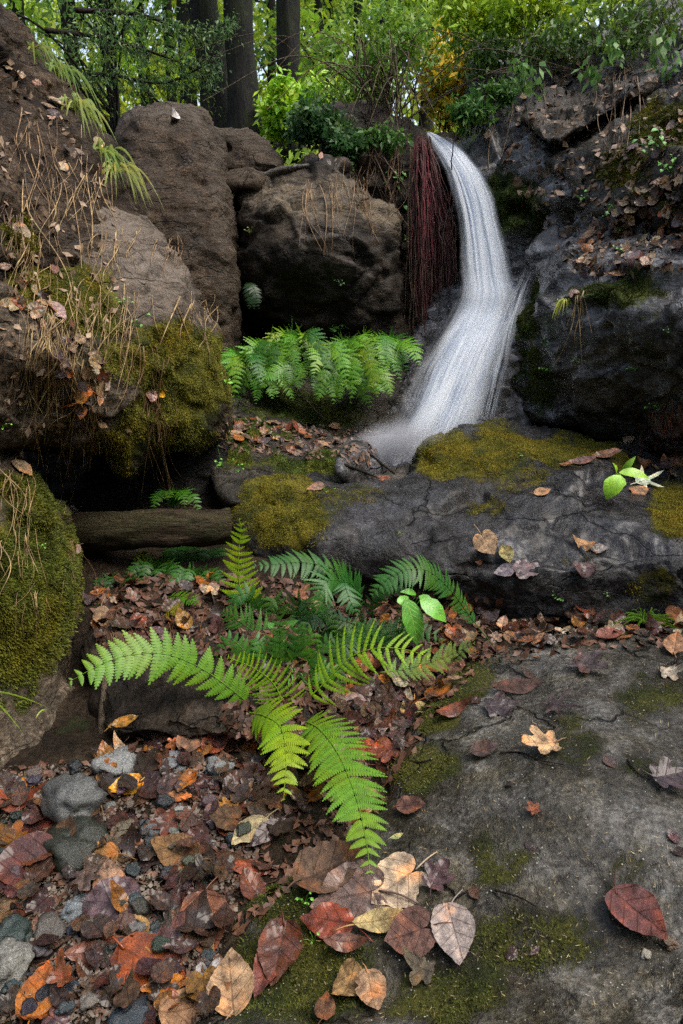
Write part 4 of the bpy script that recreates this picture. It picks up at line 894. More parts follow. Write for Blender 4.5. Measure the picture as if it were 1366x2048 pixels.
surf_stick([(560, 960), (610, 985), (660, 975)], .002, 'fine pale twig on the moss of the long boulder', M_twig)
surf_stick([(350, 1000), (400, 1015), (430, 1025)], .004, 'pale stick resting just above the log', M_twig)
surf_stick([(210, 1150), (280, 1160), (370, 1140)], .005, 'dark broken twig on the soil under the log', M_dark_twig)
surf_stick([(300, 1200), (340, 1150), (350, 1120)], .003, 'thin stalk rising from the litter under the log', M_twig)
surf_stick([(190, 1190), (230, 1220), (260, 1235)], .003, 'thin pale twig left of the litter under the log', M_twig)

# ------------------------------------------------------------------ red root curtain beside the fall, pale roots beside it
rs = np.random.default_rng(3)
def curtain(n, xr, y0, y1, Y, r, label, colr, name, curve=0.):
    mb = MB()
    for i in range(n):
        x = rs.uniform(*xr); a = y0+rs.normal()*12; b = y1(x)-abs(rs.normal())*130*(rs.random() < .6); a += abs(rs.normal())*25; k = 14
        u = np.linspace(0, 1, k); xx = x+curve*(x-xr[0])/(xr[1]-xr[0])*(u-1)*0+np.cumsum(rs.normal(size=k))*2.2+curve*np.sin(u*1.6)*(x-xr[0])/(xr[1]-xr[0])
        q = P(xx, a+(b-a)*u, Y+rs.normal()*.05-.10*u); mb.add(*tube_data(q, np.linspace(r, r*.5, k)*(.5+rs.random()), 4, cap=False))
    o = mb.build(name, M_straw, origin=P(sum(xr)/2, y0, Y)); col(o, colr); tag(o, label, 'roots'); return o
curtain(150, (836, 860), 285, lambda x: 690, 4.88, .0045, 'curtain of dark red rootlets hanging beside the upper waterfall', (.075, .018, .018), 'hanging_roots', 46)
curtain(26, (834, 852), 275, lambda x: 520, 4.84, .003, 'bright crimson root strands hanging at the left edge of the waterfall', (.16, .018, .03), 'hanging_roots', 10)
curtain(90, (820, 845), 300, lambda x: 740, 4.92, .004, 'pale brown root strands left of the red root curtain', (.13, .09, .06), 'hanging_roots', 20)
curtain(60, (880, 905), 420, lambda x: 650, 4.85, .004, 'thin dark brown rootlets right against the falling water', (.07, .03, .025), 'hanging_roots', 5)

# ------------------------------------------------------------------ dry grass, straw and rootlets on the left bank
def straw_clump(px, py, n, L, spread, label, c, seed, cat='dry grass', name='dry_grass', wild=.45, r=.0016):
    rs = np.random.default_rng(seed); mb = MB(); h0 = hit(px, py)
    Y0 = h0[3] if h0 else 2.5
    for i in range(n):
        x, y = px+rs.normal()*spread*.5, py+rs.normal()*spread*.35; h = hit(x, y)
        if not h: continue
        ln = L*(.4+.9*rs.random()); dx = rs.normal()*.35; pts = []
        bend = rs.normal(size=2)*wild; ph = rs.uniform(0, 6); k = 12
        for j in range(k):
            u = j/(k-1); xx = x+ln*(dx*u*.6+bend[0]*math.sin(u*4+ph)*.22); yy = y+ln*(u+bend[1]*.12*math.sin(u*5))
            hh = hit(xx, yy); Yj = (hh[3] if hh else h[3]); Yj = min(Yj, pts[-1][2]+.03 if pts else Yj); pts.append((xx, yy, Yj))
        pa = np.array(pts); ys = pa[:, 2]; sm = np.convolve(np.pad(ys, 2, mode='edge'), np.ones(5)/5, 'valid'); pa[:, 2] = np.minimum(sm, ys+.01)-.012-.012*rs.random()
        q = spline(P(pa[:, 0], pa[:, 1], pa[:, 2]), 22); mb.add(*tube_data(q, np.linspace(r, r*.35, 22)*(.45+1.1*rs.random()**2)*Y0/2.2, 4, cap=False))
    o = mb.build(name, M_straw, origin=P(px, py, Y0)); col(o, c); tag(o, label, cat); return o
ST = (.34, .25, .12); ST2 = (.24, .155, .075); ST3 = (.14, .09, .05)
for i, a in enumerate([
    (150, 560, 20, 120, 90, 'tangle of straw coloured dry grass across the upper left boulder', ST), (230, 610, 26, 130, 70, 'arching pale dry grass stems on the mossy part of the left boulder', ST),
    (110, 640, 40, 160, 70, 'thick hank of straw trailing down the middle of the left boulder', ST), (140, 740, 40, 150, 60, 'straw hank hanging below the pile of dead leaves', ST), (190, 830, 26, 100, 60, 'dry grass fringe dangling from the underside of the left boulder', ST2),
    (320, 850, 16, 130, 14, 'brown dead vine hanging from the underside of the left boulder to the log', ST2), (310, 800, 14, 90, 30, 'withered leaf stalks hanging near the yellow leaf', ST2), (60, 250, 14, 170, 90, 'dangling pale rootlets on the upper soil bank', ST2),
    (110, 350, 14, 170, 60, 'long tangled roots hanging down the soil bank', ST), (200, 330, 10, 120, 60, 'rootlets hanging beside the bank grass', ST), (30, 420, 18, 120, 60, 'fine roots low on the soil bank at the left edge', ST3), (60, 470, 22, 100, 30, 'root bunch spreading from the soil bank like fingers', ST),
    (230, 470, 14, 90, 60, 'rootlets at the top of the smooth grey face', ST), (30, 960, 16, 110, 40, 'straw hanging over the shaggy mossy boulder', ST), (150, 1080, 14, 120, 24, 'dead vine with curled leaf hanging left of the log', ST2), (40, 1070, 14, 90, 40, 'pale curled grass on the upper part of the shaggy mossy boulder', ST),
    (75, 1190, 10, 70, 30, 'short curled straws on the middle of the shaggy mossy boulder', ST), (280, 700, 16, 110, 50, 'dry stems lying on the green moss of the left boulder', ST2), (400, 600, 14, 90, 40, 'dry grass wisps at the right shoulder of the left boulder', ST), (20, 700, 30, 120, 70, 'brown rootlets on the dark lower left of the massive boulder', ST3),
    (340, 480, 10, 60, 26, 'wisps of dry grass on the skyline of the left boulder', ST2), (240, 1240, 24, 80, 30, 'drooping dead brown fern stalks on the leaf pile under the log', ST3), (130, 900, 12, 90, 40, 'loose straws at the lower edge of the massive boulder', ST)]):
    straw_clump(*a, 500+i)
for i, a in enumerate([(1240, 150, 16, 140, 60, 'brown stems on the upper right slope', ST3), (1160, 590, 8, 110, 12, 'pale thin root hanging down the huge dark boulder', ST), (700, 350, 20, 110, 60, 'pale rootlets draped over the top of the wide boulder', ST2), (620, 370, 10, 110, 14, 'single pale vine strands on the tan top of the wide boulder', ST2),
                       (770, 300, 26, 110, 50, 'roots hanging from the lip of the black soil face', ST3), (1000, 200, 10, 120, 90, 'pale rootlets over the dark hollow in the right wall', ST3), (1340, 840, 60, 60, 60, 'rusty dry fern debris at the right edge under the huge dark boulder', (.20, .07, .03)), (360, 1230, 20, 40, 60, 'rusty brown dead fern bits under the log', (.18, .08, .03)), (90, 1560, 14, 50, 60, 'yellow straws on the streambed at the left', ST), (180, 1600, 10, 60, 60, 'few yellow straws near the gilded leaf', ST)]):
    straw_clump(*a, 560+i)
# ------------------------------------------------------------------ moss: short shoots growing on the mossy patches
M_moss = foliage_mat('moss_shoots', .7, .25, .6, 25, .2)
def moss_fuzz(key, count, ln, c, tip=.45, thr=.5, hang=.3):
    o, I = ROCKS[key]; V, F, N, m = I['V'], I['F'], I['N'], I['moss']
    rs = np.random.default_rng(len(key)*7+count)
    fm = m[F].mean(1)+.55*fbm(V[F[:, 0]]*11, 3, 77)
    ar = np.linalg.norm(np.cross(V[F[:, 2]]-V[F[:, 0]], V[F[:, 3]]-V[F[:, 1]]), axis=1)
    cen = V[F[:, 0]]; d = np.linalg.norm(cen-CAM, axis=1); vis = ((cen-CAM)*N[F[:, 0]]).sum(1) < .3*d
    wgt = np.clip((fm-thr)*3, 0, 1)*ar/d**2*vis
    if wgt.sum() <= 0: return
    fi = rs.choice(len(F), count, p=wgt/wgt.sum()); a, b = rs.random((2, count, 1))
    q = V[F[fi]]; p = (q[:, 0]*(1-a)+q[:, 1]*a)*(1-b)+(q[:, 3]*(1-a)+q[:, 2]*a)*b
    n = N[F[fi, 0]]; dirn = n+rs.normal(size=(count, 3))*.45+np.array([0, 0, -hang]); dirn /= np.linalg.norm(dirn, axis=1)[:, None]
    L = ln*(.4+rs.random((count, 1))*1.0); s = np.cross(dirn, rs.normal(size=(count, 3))); s /= np.linalg.norm(s, axis=1)[:, None]
    w_ = L*.16; p = p-n*.001
    VV = np.stack([p-s*w_, p+s*w_, p+dirn*L*.6+s*w_*.8, p+dirn*L-np.array([0, 0, 1])*L*hang*.4, p+dirn*L*.6-s*w_*.8], 1).reshape(-1, 3)
    k = np.arange(count)*5; FF = np.stack([k, k+1, k+2, k+3, k+4], -1)
    x = mesh_from('moss', VV, FF, M_moss, smooth=False, parent=o, origin=np.array(o.location)); col(x, c); x['kind'] = 'stuff'
for a in [('lowleft', 46000, .011, (.11, .13, .022)), ('left', 46000, .0075, (.17, .165, .025)), ('mid', 46000, .0075, (.18, .165, .02)), ('front', 16000, .006, (.085, .10, .02)), ('ledge', 14000, .011, (.11, .15, .03)), ('mound', 6000, .013, (.06, .09, .02)),
          ('boul', 12000, .012, (.05, .07, .015)), ('wall', 9000, .015, (.045, .07, .015)), ('lower', 9000, .014, (.10, .11, .02)), ('bank', 3000, .015, (.10, .11, .02)), ('tall', 3000, .012, (.07, .08, .03))]: moss_fuzz(*a)

# ------------------------------------------------------------------ dead leaves
def leaf_mat(name, rough, at=False):
    t = NT(name); oi = t.node('ShaderNodeObjectInfo'); RND = t.attr('lr') if at else oi.outputs['Random']; BASE = t.attr('lc', 'Color') if at else oi.outputs['Color']; uv = t.co('UV'); sp = t.node('ShaderNodeSeparateXYZ'); t.link(uv, sp.inputs[0])
    off = t.node('ShaderNodeVectorMath'); off.operation = 'ADD'; t.link(uv, off.inputs[0])
    cb = t.node('ShaderNodeCombineXYZ'); rr = t.math('MULTIPLY', RND, 50); t.link(rr, cb.inputs[0]); t.link(rr, cb.inputs[2]); t.link(cb.outputs[0], off.inputs[1]); v = off.outputs[0]
    ab = t.math('ABSOLUTE', sp.outputs[0])
    wv = t.math('SINE', t.math('MULTIPLY', t.math('SUBTRACT', sp.outputs[1], t.math('MULTIPLY', ab, .75)), 15))
    vein = t.math('MAXIMUM', t.smooth(wv, .93, 1), t.smooth(ab, .035, .008)); net = t.smooth(t.voro(16, 'DISTANCE_TO_EDGE', v), .09, .0)
    n = t.noise(2.2, 5, .7, v); n2 = t.noise(12, 4, .7, v); n3 = t.noise(1.1, 2, .5, v)
    base = BASE
    c = t.mix(1.0, base, t.ramp(n, [(.32, (.28, .23, .21)), (.5, (.95, .88, .82)), (.66, (1.75, 1.6, 1.4))]), 'MULTIPLY')
    c = t.mix(t.smooth(n3, .5, .72), c, t.mix(1.0, c, (1.35, .9, .6), 'MULTIPLY'))
    c = t.mix(t.math('MULTIPLY', t.smooth(n2, .60, .70), .75), c, (.012, .009, .008))
    c = t.mix(t.math('MULTIPLY', vein, .5), c, t.mix(1.0, c, (.42, .36, .34), 'MULTIPLY'))
    h = t.math('SUBTRACT', t.math('MULTIPLY', n2, .8), t.math('ADD', vein, t.math('MULTIPLY', net, .3)))
    t.set(Base_Color=c, Roughness=t.math('MULTIPLY_ADD', n2, .35, rough), Normal=t.bump(h, .55, .004)); t.b.inputs['Specular IOR Level'].default_value = .22
    if rough < .3: t.set(Coat_Weight=.4, Coat_Roughness=.12, Coat_Normal=t.bump(vein, .5, .003))
    return t.m
M_leaf_wet = leaf_mat('dead_leaf_wet', .26); M_leaf_dry = leaf_mat('dead_leaf_dry', .45)
def r_heart(th):   # th: 0 = tip (+y), pi = stalk
    a = np.abs(th)/math.pi
    return np.interp(a, [0, .05, .15, .32, .5, .7, .86, .95, 1], [1.12, .98, .86, .84, .86, .90, .88, .66, .40])
def r_ovate(th):
    a = np.abs(th)/math.pi
    return np.interp(a, [0, .06, .16, .32, .5, .7, .88, 1], [1.1, .92, .74, .66, .64, .66, .74, .74])
def r_ellip(th):
    a = np.abs(th)/math.pi
    return np.interp(a, [0, .06, .16, .32, .5, .7, .88, .96, 1], [1.1, .85, .60, .46, .42, .45, .62, .85, .95])
def r_maple(th):
    r = np.full_like(th, .32)
    for c, L, wd in ((0, 1.15, .34), (1.0, .98, .32), (-1.0, .98, .32), (1.95, .72, .34), (-1.95, .72, .34)):
        d = np.abs(th-c)/wd; r = np.maximum(r, L*np.clip(1-d, 0, 1)**.75*(1+.10*np.cos(d*14)))
    return np.maximum(r, .34)
def r_lobed(th):
    r = np.full_like(th, .42)
    for c, L, wd in ((0, 1.1, .6), (.95, .9, .55), (-.95, .9, .55), (2.1, .62, .6), (-2.1, .62, .6)):
        r = np.maximum(r, L*np.clip(1-(np.abs(th-c)/wd)**2, 0, 1)**.6)
    return r
SHAPES = {'heart': r_heart, 'ovate': r_ovate, 'ellip': r_ellip, 'maple': r_maple, 'lobed': r_lobed}
def leaf_mesh(kind, seed, curl=.2, fold=.15, wavy=.06, stalk=.5, hi=1):
    rs = np.random.default_rng(seed); ns, nr = (56, 7) if hi else (26, 4)
    th = np.linspace(-math.pi, math.pi, ns, endpoint=False); R = SHAPES[kind](th)
    edge = 1+.035*fbm(np.stack([np.cos(th)*4, np.sin(th)*4, 0*th+seed], -1), 3, seed)+.012*np.sin(th*27)
    if rs.random() < .4: # a nibbled edge
        c = rs.uniform(-3, 3); edge = edge*(1-.3*np.exp(-((th-c)/.12)**2))
    V = [[0, 0, 0]]; 
    for k in range(1, nr+1):
        f = k/nr; r = R*edge*f
        V += [[math.sin(a)*q, math.cos(a)*q, 0] for a, q in zip(th, r)]
    V = np.array(V); x, y = V[:, 0].copy(), V[:, 1].copy(); skew = .12*rs.normal(); x = x+skew*y*y
    w1 = fbm(np.stack([x*1.6+seed, y*1.6, 0*x], -1), 3, seed+1); w2 = fbm(np.stack([x*5+seed, y*5, 0*x], -1), 2, seed+2)
    rad = np.sqrt(x*x+y*y)
    z = fold*np.abs(x)+curl*(rs.normal()*.5+.6)*(y*y)*np.sign(rs.normal()+.6)+curl*.9*x*x*rs.normal()+wavy*3*w1*rad+wavy*w2*rad*1.3
    V = np.stack([x, y, z], -1)*.5   # overall length about 1
    uv = np.stack([x, y], -1); F = []
    for i in range(ns): F.append((0, 1+(i+1) % ns, 1+i))
    for k in range(nr-1):
        a = 1+k*ns; b = a+ns
        for i in range(ns):
            j = (i+1) % ns; F.append((a+i, a+j, b+j, b+i))
    V = np.concatenate([V]); 
    if stalk > 0:
        s0 = V[:, 1].min()*.75; bx = .15*rs.normal(); q = spline([[0, s0, 0.01], [bx*.4, s0-stalk*.25, .02+.04*rs.random()], [bx, s0-stalk*.5, .02*rs.random()]], 8)
        sv, sf, su = tube_data(q, np.linspace(.016, .010, 8), 4); n0 = len(V); V = np.concatenate([V, sv]); F += [tuple(i+n0 for i in f) for f in sf]; uv = np.concatenate([uv, np.tile([[.3, .3]], (len(sv), 1))])
    me = mesh_from('tmp_leaf', V, F, M_leaf_wet, uv=uv); m = me.data; bpy.data.objects.remove(me); m.name = 'leaf_'+kind; return m
LIB = {}
for k, n in (('heart', 8), ('ovate', 8), ('ellip', 6), ('maple', 4), ('lobed', 5)):
    LIB[k] = [leaf_mesh(k, 40+i*7+len(k), curl=[.12, .25, .4][i % 3], fold=[.08, .22, .02][i % 3], wavy=[.05, .10][i % 2], stalk=[.9, .5, 0][i % 3]) for i in range(n)]
LIBD = {k: [m.copy() for m in v] for k, v in LIB.items()}
for v in LIBD.values():
    for m in v: m.materials[0] = M_leaf_dry
def leaf_at(px, py, lenpx, rot, kind, c, label, var=0, dry=False, tilt=0., lift=.004, group=None, flat=.75, name='fallen_leaf', off=0., defer=None):
    h = hit(px, py)
    if h is None: return None
    p, n, own, Y = h
    up = np.array([0, 0, 1.]); view = nrm(CAM-p)
    n = nrm(n*flat+up*(1-flat)*.6+view*(1-flat)*.5)
    n = nrm(n+np.array([random.gauss(0, 1), random.gauss(0, 1), random.gauss(0, .4)])*tilt)
    a = math.radians(rot); q = P(px+30*math.cos(a), py-30*math.sin(a), Y)
    d = nrm(q-CAM); tt = (p-CAM).dot(n)/max(1e-3, abs(d.dot(n)))*np.sign(d.dot(n)); q2 = CAM+d*tt
    dirv = q2-p; dirv = dirv-n*dirv.dot(n)
    if np.linalg.norm(dirv) > 1: dirv = (q-p)-n*(q-p).dot(n)
    yv = nrm(dirv); xv = np.cross(yv, n)
    scl = lenpx/FPX*((p-CAM).dot(np.array([0, CP, -SP])))
    M = Matrix(((xv[0], yv[0], n[0]), (xv[1], yv[1], n[1]), (xv[2], yv[2], n[2]))).to_4x4()
    MW = Matrix.Translation(Vector(p+n*(lift+off))) @ M @ Matrix.Diagonal((scl, scl, scl, 1))
    if defer is not None: defer.append((lenpx, kind, var, dry, MW, c, label, group)); return
    lib = (LIBD if dry else LIB)[kind]; o = bpy.data.objects.new(name, lib[var % len(lib)]); C.objects.link(o); o.matrix_world = MW
    col(o, c); tag(o, label, 'leaf', group); return o
TAN = (.42, .30, .19); PALE = (.52, .43, .32); RUST = (.26, .085, .03); ORG = (.45, .17, .02); YEL = (.62, .38, .03); PUR = (.10, .055, .062); DKP = (.055, .035, .04); BRN = (.16, .085, .05); DBR = (.07, .04, .028); GOLD = (.40, .33, .16); SLV = (.36, .36, .38)
HERO = [ # x, y, length px, direction of the tip, kind, colour, label, variant, dry
 (800, 1770, 122, 215, 'heart', PALE, 'large pale tan heart-shaped leaf touching the tip of the drooping fern frond', 0, 1),
 (712, 1800, 150, 190, 'heart', (.20, .14, .12), 'dark brown heart-shaped leaf partly under the large pale one', 3, 0),
 (650, 1755, 160, 20, 'ovate', (.12, .08, .055), 'broad dull brown leaf left of the large pale leaf, below the frond tip', 1, 1),
 (665, 1850, 110, 170, 'ovate', (.22, .05, .02), 'shiny chestnut red leaf left of the yellow edged one in front', 3, 0),
 (760, 1850, 105, 10, 'ellip', GOLD, 'yellowish tan leaf lying below the large pale leaf', 0, 1),
 (832, 1875, 100, 200, 'heart', (.17, .10, .085), 'round plum brown leaf with a pale dot below the large pale leaf', 6, 1),
 (908, 1865, 125, 285, 'ovate', (.33, .29, .28), 'grey and purple leaf with its long tip pointing down on the grey rock', 4, 0),
 (870, 1770, 80, 60, 'lobed', PUR, 'crumpled violet grey leaf right of the large pale leaf', 1, 0),
 (690, 1895, 80, 0, 'ellip', (.17, .09, .07), 'small brown leaf below the chestnut red leaf', 2, 0),
 (700, 1975, 92, 250, 'ovate', (.33, .22, .10), 'tan oval leaf, left one of the pair at the bottom', 2, 1),
 (740, 1990, 92, 280, 'ovate', (.40, .27, .17), 'tan oval leaf, right one of the pair at the bottom', 7, 1),
 (650, 2035, 60, 80, 'ovate', BRN, 'small brown leaf at the bottom left of the tan pair', 3, 1),
 (850, 1948, 80, 160, 'lobed', (.11, .10, .075), 'half buried olive brown leaf on the grey rock below the plum one', 2, 1),
 (545, 1930, 140, 250, 'ellip', (.17, .055, .04), 'long glossy maroon leaf folded lengthwise on the dark soil', 1, 0),
 (565, 1905, 130, 260, 'ovate', (.12, .045, .025), 'dark maroon leaf lying behind the folded glossy one', 1, 0),
 (465, 1990, 138, 95, 'ovate', (.44, .31, .19), 'big tan pointed leaf with black spots standing at the bottom edge', 4, 1),
 (375, 2030, 140, 20, 'ovate', (.38, .23, .13), 'large tan leaf lying flat at the bottom edge left of the spotted one', 2, 1),
 (415, 1985, 90, 60, 'lobed', SLV, 'silvery blue upturned leaf between the two big tan leaves', 1, 0),
 (272, 1935, 70, 185, 'heart', YEL, 'bright yellow leaf on the streambed near the bottom', 0, 1),
 (335, 1980, 90, 190, 'ellip', ORG, 'orange leaf just below the bright yellow leaf', 0, 0),
 (80, 2010, 120, 70, 'ovate', (.36, .13, .02), 'orange brown leaf in the lower left corner', 0, 0),
 (200, 1995, 62, 20, 'ovate', (.42, .20, .10), 'smooth tan oval leaf near the bottom left', 5, 0),
 (228, 1815, 115, 175, 'heart', (.11, .07, .085), 'glossy purple heart-shaped leaf in the middle of the streambed', 3, 0),
 (218, 1782, 90, 100, 'ovate', (.30, .20, .14), 'tan leaf edge sticking out behind the glossy purple heart leaf', 4, 1),
 (275, 1865, 70, 150, 'ovate', (.40, .26, .11), 'tan half leaf at the foot of the glossy purple heart leaf', 1, 1),
 (505, 1670, 92, 215, 'ovate', (.42, .37, .22), 'pale yellow green leaf lying on dark litter right of the streambed', 0, 1),
 (500, 1745, 80, 170, 'ellip', (.26, .07, .025), 'crinkled orange red leaf on dark litter below the pale one', 5, 0),
 (258, 1578, 72, 200, 'ovate', (.60, .33, .02), 'golden yellow leaf at the back of the streambed', 1, 0),
 (57, 1574, 42, 180, 'ovate', (.50, .18, .01), 'small orange leaf near the mossy boulder foot', 2, 0),
 (358, 1602, 56, 180, 'ellip', (.40, .18, .06), 'orange brown curled leaf at the back of the streambed', 3, 0),
 (360, 1715, 110, 160, 'ovate', (.20, .12, .055), 'large brown veined leaf in the middle of the streambed', 1, 1),
 (200, 1720, 90, 190, 'ovate', (.25, .14, .05), 'amber brown leaf above the glossy purple heart leaf', 3, 1),
 (410, 1850, 140, 280, 'ovate', (.19, .075, .035), 'large wet rust brown leaf hanging over the edge of the dark soil', 4, 0),
 (85, 1660, 120, 250, 'ovate', (.10, .035, .03), 'large dark wet maroon leaf leaning on the round grey stone', 1, 0),
 (35, 1610, 120, 185, 'ellip', (.20, .05, .02), 'reddish wet leaf along the left edge above the maroon one', 2, 0),
 (60, 1740, 120, 200, 'heart', (.09, .035, .03), 'dark maroon leaf at the left edge of the streambed', 4, 0),
 (30, 1820, 110, 230, 'ovate', (.16, .10, .05), 'brown leaf at the left edge below the dark maroon one', 2, 0),
 (290, 1935, 170, 330, 'ovate', (.24, .06, .015), 'long rusty leaf stretching beneath the bright yellow leaf', 6, 0),
 (335, 1900, 80, 60, 'lobed', (.13, .07, .07), 'purplish leaf above the orange leaf near the bottom', 2, 0),
 (200, 1910, 130, 10, 'ellip', (.19, .075, .045), 'wide reddish brown leaf left of the bright yellow leaf', 0, 0),
 (970, 1085, 52, 300, 'heart', TAN, 'tan leaf with upright stalk stuck on the face of the long boulder', 0, 1),
 (1012, 1110, 42, 290, 'ovate', (.38, .36, .16), 'yellow mottled leaf beside the tan leaf on the boulder face', 1, 1),
 (1052, 1140, 58, 230, 'heart', (.20, .16, .18), 'dark violet shiny leaf, right one of the wet pair on the boulder face', 3, 0),
 (1012, 1146, 44, 200, 'ovate', (.17, .15, .19), 'dark violet shiny leaf, left one of the wet pair on the boulder face', 4, 0),
 (960, 1128, 15, 200, 'ovate', BRN, 'very small brown leaf below the tan leaf on the boulder face', 2, 1),
 (1172, 1093, 44, 170, 'ovate', (.45, .27, .14), 'tan leaf high on the right half of the long boulder', 2, 1),
 (1195, 1100, 36, 0, 'ovate', (.20, .19, .19), 'wet grey leaf overlapping the tan one on the long boulder', 3, 0),
 (1168, 1142, 48, 180, 'ovate', (.13, .08, .085), 'flat plum leaf plastered on the long boulder below the tan one', 2, 0),
 (1082, 988, 36, 20, 'ovate', (.45, .29, .17), 'small tan leaf sitting on the shoulder of the long boulder', 4, 1),
 (1132, 933, 26, 0, 'ellip', (.30, .13, .05), 'small rust leaf left of the brown leaves on the boulder top', 1, 0),
 (1210, 915, 62, 10, 'ellip', (.30, .17, .11), 'brown leaf flat on top of the long boulder', 1, 0),
 (1165, 925, 52, 190, 'ellip', (.20, .12, .11), 'darker brown leaf beside the flat one on the boulder top', 4, 0),
 (1258, 874, 34, 80, 'ovate', (.50, .40, .32), 'pale curled leaf standing on moss at the right of the boulder top', 6, 1),
 (1275, 983, 46, 10, 'ovate', (.38, .25, .16), 'brown leaf lying on the pale maple leaf', 5, 1),
 (635, 978, 40, 200, 'ovate', (.30, .20, .15), 'pinkish brown leaf on the mossy left end of the long boulder', 4, 1),
 (765, 960, 30, 0, 'ellip', (.32, .14, .08), 'thin rust leaf at the lip of the long boulder below the pool', 1, 0),
 (935, 1210, 38, 100, 'ovate', ORG, 'bright orange leaf leaning between fern and boulder', 2, 0),
 (975, 1222, 52, 30, 'heart', (.17, .13, .13), 'dark grey purple leaf leaning against the boulder right of the orange one', 6, 0),
 (1015, 1262, 36, 150, 'ovate', (.28, .05, .02), 'small crimson leaf in the litter seam', 2, 0),
 (1095, 1500, 90, 185, 'lobed', (.56, .40, .24), 'pale curled tan leaf alone on the broad grey rock', 1, 1),
 (1070, 1627, 36, 120, 'lobed', (.24, .11, .07), 'small brown oak-like leaf on the broad grey rock', 0, 1),
 (1270, 1832, 135, 320, 'ovate', (.16, .06, .05), 'glossy purple red leaf with water drops on the right of the grey rock', 4, 0),
 (1320, 1565, 92, 10, 'lobed', DKP, 'crumpled dark violet leaf near the right edge of the grey rock', 4, 0),
 (968, 1508, 62, 10, 'ovate', (.10, .075, .075), 'flat dull plum leaf pressed on the grey rock', 1, 1),
 (1030, 1383, 100, 5, 'ellip', (.08, .05, .045), 'long flat dark brown leaf pressed on the upper grey rock', 0, 1),
 (1165, 1335, 90, 340, 'lobed', (.09, .07, .075), 'wrinkled dark leaf at the crest of the broad grey rock', 1, 0),
 (990, 1420, 85, 10, 'lobed', (.05, .035, .04), 'dark rotting leaf film on the grey rock below the long flat one', 3, 0),
 (1110, 1420, 90, 350, 'maple', (.06, .04, .042), 'dark lobed leaf film in the middle of the grey rock', 1, 0),
 (1350, 1300, 60, 80, 'ovate', (.42, .25, .15), 'tan leaf cut by the right edge above the pale curled scrap', 1, 1),
 (1335, 1350, 56, 0, 'lobed', (.50, .46, .38), 'whitish leaf scrap near the right edge of the grey rock', 2, 1),
 (820, 1622, 62, 0, 'ovate', (.14, .075, .06), 'dull brown oval leaf at the left border of the grey rock beside the frond', 1, 1),
 (796, 1686, 26, 20, 'ellip', (.42, .52, .25), 'tiny pale green leaf on the soil beside the frond tip', 0, 1),
 (826, 1425, 58, 260, 'heart', (.42, .33, .15), 'pale yellow leaf with upright stalk in the centre litter', 0, 1),
 (905, 1428, 70, 20, 'ellip', (.19, .07, .04), 'long rust brown leaf on the mossy edge of the grey rock', 2, 0),
 (848, 1352, 46, 250, 'ovate', (.50, .19, .02), 'bright orange leaf in the centre litter', 1, 0),
 (880, 1385, 76, 40, 'ovate', (.24, .11, .02), 'amber leaf below the bright orange one in the centre litter', 3, 0),
 (715, 1400, 56, 260, 'heart', (.34, .27, .26), 'pale lilac leaf in the centre litter', 5, 0),
 (790, 1510, 70, 190, 'lobed', (.24, .07, .035), 'reddish leaf beside the frond, near the mossy rock edge', 3, 0),
 (745, 1500, 50, 120, 'ovate', (.30, .08, .03), 'copper red leaf just right of the broad drooping frond', 5, 0),
 (1165, 1250, 60, 100, 'lobed', (.34, .18, .10), 'brown maple-like leaf upright in the seam under the long boulder', 2, 1),
 (1215, 1278, 54, 10, 'ovate', (.25, .09, .06), 'shiny red brown leaf in the seam at the crest of the grey rock', 4, 0),
 (1330, 1250, 50, 340, 'ovate', (.50, .28, .10), 'orange tan leaf in the seam by the right edge', 1, 1),
 (430, 1495, 70, 40, 'ovate', (.22, .06, .025), 'reddish brown leaf under the drooping fern tips', 1, 0),
 (380, 1495, 80, 60, 'ovate', (.24, .15, .10), 'brown leaf left of the reddish one under the drooping fern', 4, 1),
 (245, 1450, 56, 20, 'ellip', (.42, .22, .03), 'curled golden leaf near the brown root', 1, 0),
 (420, 1185, 42, 290, 'heart', (.36, .27, .21), 'pale heart leaf hanging on the dark rock below the log', 4, 1),
 (205, 1235, 50, 280, 'ovate', (.30, .22, .14), 'tan square-looking leaf beside the mossy boulder under the log', 3, 1),
 (595, 1195, 44, 50, 'lobed', (.30, .14, .08), 'crumpled brown leaf caught among the centre ferns', 2, 1),
 (655, 1300, 40, 200, 'lobed', (.42, .32, .22), 'pale torn leaf caught behind the centre fern', 1, 1),
 (300, 795, 34, 270, 'ovate', (.28, .14, .11), 'red brown leaf stuck on the left boulder beside a yellow one', 6, 0),
 (440, 1040, 44, 290, 'lobed', (.24, .15, .13), 'crumpled pinkish leaf at the right end of the log', 1, 0),
 (352, 240, 40, 265, 'ellip', (.75, .75, .75), 'narrow white dead leaf hanging on the top of the tall boulder', 2, 1),
 (322, 793, 18, 250, 'ovate', (.65, .38, .02), 'tiny bright yellow leaf on the left boulder', 2, 1),
 (165, 780, 44, 170, 'ovate', (.46, .16, .02), 'orange leaf in the dry grass of the left boulder', 3, 0),
 (108, 625, 54, 320, 'ovate', (.36, .26, .26), 'large pinkish grey leaf on the left boulder', 4, 1),
 (40, 470, 50, 280, 'ovate', (.42, .35, .26), 'big pale leaf at the foot of the soil bank', 6, 1),
 (108, 540, 26, 250, 'ovate', (.24, .14, .12), 'small pink brown leaf above the leaf pile of the left boulder', 6, 1),
 (40, 940, 52, 320, 'ovate', (.46, .36, .24), 'pale curled leaf on top of the shaggy mossy boulder', 4, 1),
 (145, 1030, 56, 200, 'lobed', (.36, .28, .24), 'pale pinkish leaf dangling at the left end of the log', 1, 1),
 (150, 1100, 30, 240, 'ovate', (.36, .28, .24), 'little dangling leaf below the pinkish one beside the log', 3, 1),
